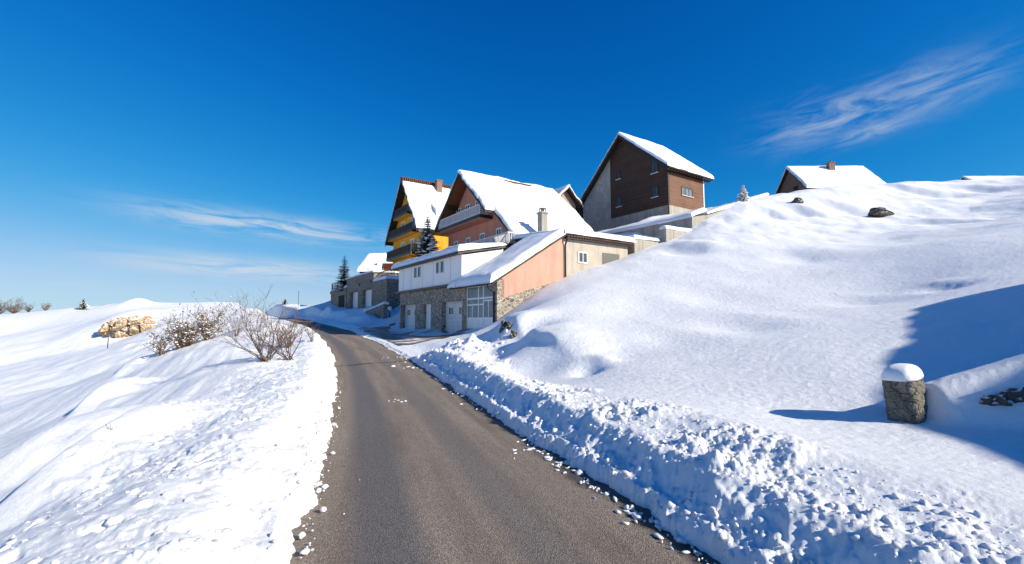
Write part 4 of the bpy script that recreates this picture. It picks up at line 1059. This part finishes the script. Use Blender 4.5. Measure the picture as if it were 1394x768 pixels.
gable_house_front('hill_house', 'house showing only its snowy roof ridge where the hill leaves the picture', 'houses beyond the hill crest', (90, 80, 20), 81.0, 102, 80, 27.6, 4.4, .75, 19)

# ------------------------------------------------------------------ garden walls
def snow_cap(m, x0, x1, y0, y1, z0, z1, t, seed, n=20):
    snow_sheet(m, (x0, y0, z0), (x1, y0, z1), (x1, y1, z1), (x0, y1, z0), t, nu=n if x1 - x0 > y1 - y0 else 14, nv=14 if x1 - x0 > y1 - y0 else n, r=min(.25, (min(x1 - x0, y1 - y0)) * .45), seed=seed, noise=.15)

w1 = thing('retaining_wall', 'long concrete retaining wall with snow cap below the timber house', 'wall', (34, 28, 8), group='concrete walls below the timber house')
m = MB(); m.box(34.0, 34.35, 23.4, 36.5, 8, 10.75); m.build('concrete', CONC, w1)
m = MB(); m.prism(1, [(34.0, 8), (34.0, 10.75), (36.8, 11.35), (42.5, 13.3), (47, 14.7), (47, 12), (40, 10)], 23.05, 23.395); m.build('return_wall', CONC, w1)
m = MB(); snow_cap(m, 33.94, 36.2, 23.1, 36.5, 10.75, 11.6, .33, 61, 36); snow_cap(m, 36.3, 47.1, 23.0, 24.6, 11.28, 14.75, .25, 62, 30); m.build('snow_cap', SNOWR, w1, smooth=True, fix=False)
def garden_wall(label, b0, b1, a0, a1, zb, zt0, zt1, seed):
    w = thing('garden_wall', label, 'wall', (b0, a0, zb), group='concrete walls below the timber house')
    m = MB(); m.prism(1, [(b0, zb), (b1, zb), (b1, zt1), (b0, zt0)], a0, a1); m.build('concrete', CONC, w)
    m = MB(); snow_cap(m, b0 - .06, b1 + .06, a0 - .05, a1 + .05, zt0, zt1, .33, seed, 24); m.build('snow_cap', SNOWR, w, smooth=True, fix=False)
garden_wall('short snow capped concrete wall next to the beige annex wall', 27.0, 31.2, 23.3, 24.0, 5.5, 8.22, 8.3, 63)
garden_wall('short snow capped concrete wall higher up, in front of the long retaining wall', 30.1, 33.6, 22.75, 23.3, 6.5, 9.25, 9.3, 64)
w = thing('ramp_wall', 'slanting snow capped stone wall rising from the snow at the stone garage', 'wall', (15.2, 50, 2), group=None)
m = MB(); m.prism(0, [(45.6, 1.2), (55.9, 1.2), (55.9, 2.55), (45.6, 3.62)], 15.05, 15.4); m.build('stone', STONE_B, w)
m = MB(); snow_sheet(m, (14.98, 45.5, 3.63), (15.6, 45.5, 3.63), (15.6, 56.3, 2.5), (14.98, 56.3, 2.5), .3, nu=14, nv=34, r=.22, seed=65); m.build('snow_cap', SNOWR, w, smooth=True, fix=False)
lamp = thing('globe_lamp', 'white globe lamp on a short post at the stone garage corner', 'lamp', (15.7, 45.5, 1.5))
m = MB(); m.tube([(15.7, 45.6, 1.4), (15.7, 45.6, 3.0)], [.05, .04], 8); m.build('post', IRON, lamp)
V, Fc = ico(3); m = MB(); m.arr(V * .24 + np.array([15.7, 45.6, 3.2]), Fc); m.build('globe', WHITE, lamp, smooth=True)

# ------------------------------------------------------------------ stone gatepost and stones
def gatepost():
    c = (5.60, 6.55); gz = ground_z(*c) - .25
    e = bpy.data.objects.new('gatepost', None); COL.objects.link(e); e.location = (c[0], c[1], gz); e.rotation_euler = (math.radians(-2.0), math.radians(-5.5), ROT)
    tag(e, 'squat rubble stone gatepost with a rounded cap of snow on the slope', 'gatepost')
    def ring(z, hx, hy, n=48, wob=0.0, sq=4.0):
        t = np.linspace(0, 2 * math.pi, n, endpoint=False); c_, s_ = np.cos(t), np.sin(t)
        r = (np.abs(c_) ** sq + np.abs(s_) ** sq) ** (-1 / sq)
        k = 1 + wob * fbm(np.cos(t) * 3 + 5, np.sin(t) * 3 + z * 9, 3, 81)
        if wob > .08:
            a1, a2, av = worley2(t * 1.35 + .15 * np.sin(z * 17), np.full(n, z * 5.6), 83)
            k = k + .07 * (av - .5) - .06 * sstep(.16, .0, a2 - a1)
        return np.stack([hx * r * c_ * k, hy * r * s_ * k, np.full(n, z)], -1)
    def loft(rings, close_top=True):
        n = len(rings[0]); V = np.concatenate(rings); F = [(i * n + k, i * n + (k + 1) % n, (i + 1) * n + (k + 1) % n, (i + 1) * n + k) for i in range(len(rings) - 1) for k in range(n)]
        F.append(tuple(range(n - 1, -1, -1))); F.append(tuple(len(V) - n + k for k in range(n))); return V, F
    top = 1.19 - gz
    zs = np.linspace(0, top, 70)
    V, F = loft([ring(z, .27 + .03 * (1 - z / top), .185 + .03 * (1 - z / top), 180, .10) for z in zs])
    m = MB(); m.add(V.tolist(), F); m.build('stone', STONE_D, e, smooth=True)
    rs = []
    for k in range(12):
        t = k / 11; z = top + .004 + .19 * math.sin(t * math.pi / 2) * (1); s = max(.02, math.cos(t * math.pi / 2) ** .62)
        rs.append(ring(z, .292 * s, .205 * s, 64, .035, 3.0))
    V, F = loft(rs); m = MB(); m.add(V.tolist(), F); m.build('snow_cap', SNOWR, e, smooth=True)
gatepost()

def rock(name, label, cat, pos, size, seed, mat, group=None, rough=.3, sub=4, rot=0):
    V, Fc = lump(sub, seed, rough, 1.5)
    V = V + .06 * np.stack([fbm(V[:, 1] * 5, V[:, 2] * 5 + V[:, 0], 3, seed + 1)] * 3, -1) * V
    m = MB(); m.arr(V * np.array(size), Fc); o = m.build(name, mat, smooth=False); o.location = pos; o.rotation_euler = (0, 0, rot)
    return tag(o, label, cat, group)
q = P(1199, 292, 36.0); rock('boulder', 'dark grey boulder poking out of the snow on the upper hillside', 'boulder', (q[0], q[1], ground_z(q[0], q[1]) + .18), (.95, .6, .46), 5, ROCKD, 'stones poking out of the snow', rot=.5)
q = P(1086, 278, 40.0); rock('boulder', 'small dark stone under the house with the brick chimney', 'boulder', (q[0], q[1], ground_z(q[0], q[1]) + .08), (.5, .42, .3), 6, ROCKD, 'stones poking out of the snow')
for i, (px, py, y, sz) in enumerate(((686, 452, 21.0, (.20, .22, .36)), (694, 463, 20.2, (.12, .14, .24)), (699, 469, 19.6, (.14, .12, .22)))):
    q = P(px, py, y)
    rock('boulder', ('largest dark stone in the snow flank by the pink annex', 'middle dark stone in the snow flank by the pink annex', 'lowest dark stone in the snow flank by the pink annex')[i], 'boulder', (q[0], q[1], ground_z(q[0], q[1]) + sz[2] * .05), sz, 20 + i, ROCKD, 'stones poking out of the snow')

def stone_fence():
    # rubble wall showing through the bank to the right of the gatepost
    m = MB(); base = np.array([6.55, 5.93]); d = np.array([.955, -.29]); 
    for k in range(24):
        for row in range(2):
            u = -.30 + k * .135 + rng.uniform(-.05, .05) + row * .1; V, Fc = lump(3, 400 + k + 30 * row, .36, 1.8)
            p = base + d * u; z = ground_z(p[0], p[1]) - .035 + row * .11 + .01 * k
            if row and k < 4: continue
            s = rng.uniform(.085, .14)
            m.arr(V * np.array([s, s * .8, s * .75]) + np.array([p[0] + rng.uniform(-.03, .03), p[1], z]), Fc)
    o = m.build('stone_fence', ROCKD, smooth=False)
    tag(o, 'dark dry stone wall showing through the snow bank right of the gatepost', 'stone wall')
stone_fence()

def outcrop():
    m = MB(); V, Fc = ico(6)
    q = np.array(P(173, 447, 55)); q[2] = P(173, 446, 55)[2]
    W = V * np.array([3.35, 1.3, 1.35])
    wx = W[:, 0] + .25 * fbm(W[:, 0] * 1.3, W[:, 2] * 1.3, 3, 911); wz = W[:, 2] + .25 * fbm(W[:, 2] * 1.4 + 7, W[:, 0] * 1.4, 3, 912)
    f1, f2, val = worley2(wx * .85 + 3, wz * 1.05, 913); g1, g2, gv = worley2(wx * 2.3, wz * 2.6 + 5, 914)
    disp = .75 * (val - .5) + .30 * (gv - .5) - .55 * sstep(.16, 0, f2 - f1) - .20 * sstep(.14, 0, g2 - g1) + .25 * fbm(W[:, 0] * 2, W[:, 2] * 2, 4, 915)
    W = W + V * np.array([.35, 1.0, .55]) * disp[:, None]
    W[:, 2] += W[:, 0] * .17
    m.arr(W + q, Fc); o = m.build('rock_outcrop', ROCKT, smooth=False)
    tag(o, 'tan limestone outcrop breaking through the snow beside the frosted bush', 'rock outcrop')
outcrop()

# ------------------------------------------------------------------ plants
def grow(m, rnd, base, n, h, spread, segs=5, r0=.022, twig=3, lean=(0, 0), sides=4, levels=2, rmin=.004):
    tips = []
    def stem(p, d, L, r, lvl):
        pts = [Vector(p)]; rad = [r]; d = d.normalized(); k = segs if lvl == 0 else 3
        for i in range(k):
            d = (d + Vector((rnd.gauss(0, .13), rnd.gauss(0, .13), rnd.gauss(.03, .10)))).normalized()
            pts.append(pts[-1] + d * (L / k)); rad.append(max(rmin * .6, r * (1 - (i + 1) / k * .75)))
        m.tube(pts, rad, sides if lvl == 0 else 3, cap=False); tips.append(pts)
        if lvl < levels:
            for _ in range(twig if lvl == 0 else max(1, twig - 1)):
                i = rnd.randint(1, k); dd = (d * .9 + Vector((rnd.gauss(0, .55), rnd.gauss(0, .55), rnd.gauss(.1, .3)))).normalized()
                stem(pts[i], dd, L * rnd.uniform(.35, .6), max(rmin, rad[i] * .6), lvl + 1)
    for _ in range(n):
        a = rnd.uniform(0, 6.283); s = rnd.uniform(.1, 1) * spread
        d = Vector((math.cos(a) * s + lean[0], math.sin(a) * s + lean[1], 1.0))
        jb = min(.08, h * .04)
        stem((base[0] + rnd.gauss(0, jb), base[1] + rnd.gauss(0, jb), base[2]), d, h * rnd.uniform(.65, 1.1), r0 * rnd.uniform(.7, 1.2), 0)
    return tips

def bush(name, label, px, py, y, n, h, spread, seed, mat, group, snow=0, leaves=0, twig=3, r0=.022, lean=(0, 0), levels=2, rmin=.005, extra=()):
    q = P(px, py, y); z = ground_z(q[0], q[1]) - .05; rnd = random.Random(seed)
    e = bpy.data.objects.new(name, None); COL.objects.link(e); e.location = (q[0], q[1], z); tag(e, label, 'bush', group)
    m = MB(); tips = grow(m, rnd, (0, 0, 0), n, h, spread, 5, r0, twig, lean, 4, levels, rmin)
    for (dx, dy, k) in extra:
        dz = ground_z(q[0] + dx, q[1] + dy) - .05 - z
        m.build('branches', mat, e, fix=False); m = MB()
        tips += grow(m, rnd, (dx, dy, dz), int(n * k), h * k ** .5, spread, 5, r0, twig, lean, 4, levels, rmin)
    m.build('branches', mat, e, fix=False)
    if snow:
        s = MB()
        for i in range(snow):
            pts = tips[rnd.randrange(len(tips))]; p = pts[rnd.randint(1, len(pts) - 1)]; V, Fc = lump(1, 700 + i, .25)
            sz = rnd.uniform(.025, .075) * (h / 2); s.arr(V * np.array([sz * 1.3, sz * 1.2, sz * .6]) + np.array(p) + np.array([0, 0, sz * .25]), Fc)
        s.build('clinging_snow', SNOWR, e, smooth=True, fix=False)['kind'] = 'stuff'
    if leaves:
        l = MB()
        for i in range(leaves):
            pts = tips[rnd.randrange(len(tips))]; p = Vector(pts[rnd.randint(1, len(pts) - 1)]) + Vector((rnd.gauss(0, .06), rnd.gauss(0, .06), rnd.gauss(0, .06)))
            a = Vector((rnd.gauss(0, 1), rnd.gauss(0, 1), rnd.gauss(0, 1))).normalized() * rnd.uniform(.03, .07); b = a.orthogonal().normalized() * a.length * .6
            l.add([p - a, p + b, p + a, p - b], [(0, 1, 2, 3)])
        l.build('leaves', DRY, e, fix=False)
    return e
G = 'bushes along the left verge'
bush('bush', 'bare bush with fanned grey twigs in front, rooted in the left snow bank', 362, 488, 15.2, 17, 1.75, 1.35, 1, TWIG, G, 0, 0, 4, .019, (-.1, -.1), 2, .006, [(.55, .5, .6)])
bush('bush', 'reddish bare shrub overhanging the curve of the road', 394, 460, 20.5, 20, 1.25, .75, 2, TWIGR, G, 0, 0, 3, .012, (.0, 0), 2, .006, [(-.7, .6, .6), (.5, 1.2, .5)])
bush('bush', 'tall thin leafless shrub standing against the horizon behind the fanned bush', 322, 448, 25, 16, 1.9, .8, 3, TWIG, G, 0, 0, 4, .009, (0, 0), 2, .005, [(.9, .6, .5)])
bush('bush', 'large frosted bush with snow clumps and dry brown leaves by the tan rocks', 243, 472, 24, 36, 1.5, .95, 4, TWIG, G, 500, 900, 4, .016, (.2, 0), 2, .007, [(.8, 1.0, 1.0), (-.5, -.5, .5), (.3, .2, .7)])
bush('bush', 'brown scrub patch on the far left skyline', 18, 430, 76, 40, 1.9, 1.3, 5, TWIG, 'scrub on the far field', 60, 0, 3, .03, (0, 0), 2, .02, [(-2.5, 0, .8), (2, .5, .5), (-4, 1, .7)])
bush('bush', 'tiny snowy scrub on the skyline left of the small dark fir', 62, 424, 77, 24, 1.3, .9, 6, TWIG, 'scrub on the far field', 50, 0, 3, .025, (0, 0), 1, .02)
bush('bush', 'low dry twigs at the foot of the left bank crest', 150, 612, 6.9, 7, .16, .9, 8, TWIG, G, 0, 0, 1, .004, (0, 0), 1, .002)

def spruce(label, x, y, z, h, r, seed, snow=.5, group='spruces', needle=None, dens=1.0):
    rnd = random.Random(seed)
    e = bpy.data.objects.new('spruce_tree', None); COL.objects.link(e); e.location = (x, y, z); tag(e, label, 'spruce', group)
    m = MB(); m.tube([(0, 0, -.3), (0, 0, h * .5), (0, 0, h * .98)], [h * .022, h * .014, h * .003], 8); m.build('trunk', BARK, e)
    c = MB(); s = MB(); z0 = h * .06; zz = z0
    while zz < h * .985:
        t = (zz - z0) / (h - z0); rad = r * (1 - t) ** .9 * rnd.uniform(.8, 1.15) + .06
        nb = max(5, int((10 if t < .7 else 6) * dens)); ph = rnd.uniform(0, 6.28)
        for k in range(nb):
            a = ph + 6.283 * k / nb + rnd.gauss(0, .18); L = rad * rnd.uniform(.7, 1.15); dx, dy = math.cos(a), math.sin(a)
            droop = .28 + .25 * (1 - t)
            prev = None
            n = max(4, int(L / (.09 * h / 4)))
            for i in range(n + 1):
                u = i / n; p = Vector((dx * L * u, dy * L * u, zz - L * (droop * u - .25 * u * u) + .03))
                w = L * .31 * (1 - u) ** .7 + .04 * h / 4 + .03
                if prev is not None:
                    side = Vector((-dy, dx, 0))
                    for sg in (-1, 1):
                        for q in range(2):
                            tip = p + side * sg * w * rnd.uniform(.7, 1.15) + Vector((dx, dy, 0)) * w * .35 - Vector((0, 0, w * rnd.uniform(.1, .55)))
                            b0 = prev + (p - prev) * (q * .5); b1 = prev + (p - prev) * (q * .5 + .42)
                            c.add([b0, b1, tip], [(0, 1, 2)])
                    hang = p - Vector((rnd.gauss(0, .03), rnd.gauss(0, .03), w * rnd.uniform(.3, .7)))
                    c.add([prev, p, hang], [(0, 1, 2)])
                prev = p
            if rnd.random() < snow:
                u = rnd.uniform(.4, .9); V, Fc = lump(1, rnd.randrange(900), .2)
                sz = L * rnd.uniform(.12, .26) + .02
                p = np.array([dx * L * u, dy * L * u, zz - L * (droop * u - .25 * u * u) + .05])
                ca, sa = dx, dy; W = V * np.array([sz * 1.7, sz * .8, sz * .35]); W = np.stack([W[:, 0] * ca - W[:, 1] * sa, W[:, 0] * sa + W[:, 1] * ca, W[:, 2]], -1)
                s.arr(W + p, Fc)
        zz += h * .043 * rnd.uniform(.85, 1.15) * (1 - .35 * t)
    c.build('crown', needle or NEEDLE, e, fix=False)
    if s.v: s.build('clinging_snow', SNOWR, e, smooth=True, fix=False)['kind'] = 'stuff'
    return e
q = P(468, 388, 66); spruce('dark spruce behind the railed stone hut', q[0], q[1], 6.2, 5.3, 1.6, 1, .3)
q = P(580, 350, 46); spruce('spruce between the yellow chalet and the white garage storey', q[0] + .1, q[1], 6.6, 6.2, 2.1, 2, .5, 'spruces', None, 1.3)
q = P(1012, 274, 43); spruce('small snow laden spruce on the hill left of the chimney house', q[0], q[1], q[2] - .2, 1.75, .6, 3, 1.0)
q = P(113, 418, 76); spruce('tiny dark fir on the far left skyline', q[0], q[1], q[2] - .3, 1.7, .9, 4, .2, 'spruces', None, .9)
q = P(388, 414, 96); spruce('tiny dark fir on the skyline above the far end of the road', q[0], q[1], q[2] - .3, 1.4, .8, 5, .1)

def post(label, px, py, y, h, r=.03):
    q = P(px, py, y); z = ground_z(q[0], q[1]); m = MB(); m.tube([(0, 0, -.2), (.01, 0, h)], [r, r * .8], 8)
    m.tube([(.01, 0, h * .96), (.01, 0, h)], [r * 1.25, r * 1.2], 8)
    o = m.build('marker_post', DWOOD); o.location = (q[0], q[1], z); tag(o, label, 'post', 'thin posts in the snow')
post('thin dark post standing alone in the field below the tan rocks', 146, 478, 40, .95, .035)
post('thin pole on the skyline above the far end of the road', 406, 414, 95, 3.2, .05)

# ------------------------------------------------------------------ light, sky
EL = math.radians(27); AZ = math.atan2(SUNH[0], SUNH[1])
sun = bpy.data.lights.new('sun', 'SUN'); sun.energy = 5.0; sun.angle = math.radians(.53); sun.color = (1.0, .925, .77)
so = bpy.data.objects.new('sun', sun); COL.objects.link(so)
d = Vector((SUNH[0] * math.cos(EL), SUNH[1] * math.cos(EL), math.sin(EL))); so.rotation_euler = d.to_track_quat('Z', 'Y').to_euler(); so.location = (30, -20, 40)

w = bpy.data.worlds.new('World'); scene.world = w; w.use_nodes = True; t = w.node_tree; bg = t.nodes['Background']
def N(kind, **kw):
    nd = t.nodes.new(kind)
    for k, v in kw.items(): setattr(nd, k, v)
    return nd
def M(op, a, b=None, clamp=False):
    nd = N('ShaderNodeMath', operation=op, use_clamp=clamp)
    for s_, v in zip(nd.inputs, (a, b)):
        if v is None: continue
        if hasattr(v, 'node'): t.links.new(v, s_)
        else: s_.default_value = v
    return nd.outputs[0]
sky = N('ShaderNodeTexSky', sky_type='NISHITA', sun_disc=False, sun_elevation=EL, sun_rotation=AZ % (2 * math.pi), altitude=1500, dust_density=.3, ozone_density=1.0)
sc_ = N('ShaderNodeSeparateColor'); t.links.new(sky.outputs[0], sc_.inputs[0])
# photographic grading of the clear mountain sky, channel by channel: out = gain * (0.1 * in) ^ power
EXPO = .56
ch = []
for i, (p, g, c0) in enumerate(((3.6, 7.2, .52), (1.38, 1.78, 1.08), (1.34, 4.42, 1.1))):
    v = M('MULTIPLY', M('POWER', M('MULTIPLY', sc_.outputs[i], .1), p), g)      # soft shoulder v*c/(v+c)
    ch.append(M('MULTIPLY', M('DIVIDE', M('MULTIPLY', v, c0), M('ADD', v, c0)), 10 / 2 ** EXPO))
cc = N('ShaderNodeCombineColor')
for i in range(3): t.links.new(ch[i], cc.inputs[i])
# thin cirrus, placed by direction (azimuth, elevation)
tc = N('ShaderNodeTexCoord'); sx = N('ShaderNodeSeparateXYZ'); t.links.new(tc.outputs['Generated'], sx.inputs[0])
az = M('ARCTAN2', sx.outputs[0], sx.outputs[1]); el = M('ARCSINE', sx.outputs[2])
def dir_of(px, py):
    q = Vector(P(px, py, 10)) - Vector((0, 0, CAM_H)); q.normalize(); return math.atan2(q.x, q.y), math.asin(q.z)
def cloud(p0, p1, we, sa, se, seed, lo, hi, amt):
    (a0, e0), (a1, e1) = dir_of(*p0), dir_of(*p1); am, em = (a0 + a1) / 2, (e0 + e1) / 2
    wa = math.hypot(a1 - a0, e1 - e0) * .5; tilt = math.atan2(e1 - e0, a1 - a0)
    da = M('SUBTRACT', az, am); de = M('SUBTRACT', el, em); ct, st_ = math.cos(tilt), math.sin(tilt)
    u = M('ADD', M('MULTIPLY', da, ct), M('MULTIPLY', de, st_)); v = M('SUBTRACT', M('MULTIPLY', de, ct), M('MULTIPLY', da, st_))
    g = M('ADD', M('POWER', M('ABSOLUTE', M('DIVIDE', u, wa)), 3.0), M('POWER', M('ABSOLUTE', M('DIVIDE', v, we)), 2.0))
    g = M('POWER', 2.718, M('MULTIPLY', g, -1.2))
    cv = N('ShaderNodeCombineXYZ'); t.links.new(M('MULTIPLY', u, sa), cv.inputs[0]); t.links.new(M('MULTIPLY', v, se), cv.inputs[1]); cv.inputs[2].default_value = seed
    nz = N('ShaderNodeTexNoise'); nz.inputs['Scale'].default_value = 1.0; nz.inputs['Detail'].default_value = 9; nz.inputs['Roughness'].default_value = .62; nz.inputs['Distortion'].default_value = .6
    t.links.new(cv.outputs[0], nz.inputs['Vector'])
    mr = N('ShaderNodeMapRange', interpolation_type='SMOOTHSTEP'); mr.inputs['From Min'].default_value = lo; mr.inputs['From Max'].default_value = hi; t.links.new(nz.outputs[0], mr.inputs['Value'])
    return M('MULTIPLY', M('MULTIPLY', mr.outputs[0], g), amt)
cl = [cloud((180, 282), (530, 326), .022, 8, 50, 1.3, .33, .62, .85), cloud((140, 350), (490, 376), .020, 7, 60, 4.1, .31, .60, .85), cloud((1040, 186), (1370, 84), .038, 9, 38, 7.7, .34, .70, .52), cloud((1140, 195), (1240, 163), .012, 14, 50, 9.2, .32, .66, .36),
      cloud((-40, 372), (160, 385), .015, 5, 60, 12.0, .4, .75, .25)]
tot = cl[0]
for c_ in cl[1:]: tot = M('ADD', tot, c_)
tot = M('MINIMUM', tot, .75)
mx = N('ShaderNodeMix', data_type='RGBA'); t.links.new(tot, mx.inputs[0]); t.links.new(cc.outputs[0], mx.inputs[6]); mx.inputs[7].default_value = (4.3, 4.8, 5.4, 1)
t.links.new(mx.outputs[2], bg.inputs[0]); bg.inputs[1].default_value = .1

# ------------------------------------------------------------------ camera
cam = bpy.data.cameras.new('camera'); cam.sensor_width = 36; cam.lens = 36 * F_PX / W_PX; cam.clip_start = .05; cam.clip_end = 3000
co = bpy.data.objects.new('camera', cam); COL.objects.link(co); co.location = (0, 0, CAM_H); co.rotation_euler = (math.pi / 2 + PITCH, 0, 0); scene.camera = co
vs = scene.view_settings; vs.view_transform = 'Standard'; vs.look = 'None'; vs.exposure = EXPO; vs.gamma = 1; vs.use_curve_mapping = False
scene.cycles.max_bounces = 8; scene.cycles.diffuse_bounces = 5; scene.cycles.use_denoising = True
for o in bpy.data.objects:
    if '_o' in o: del o['_o']
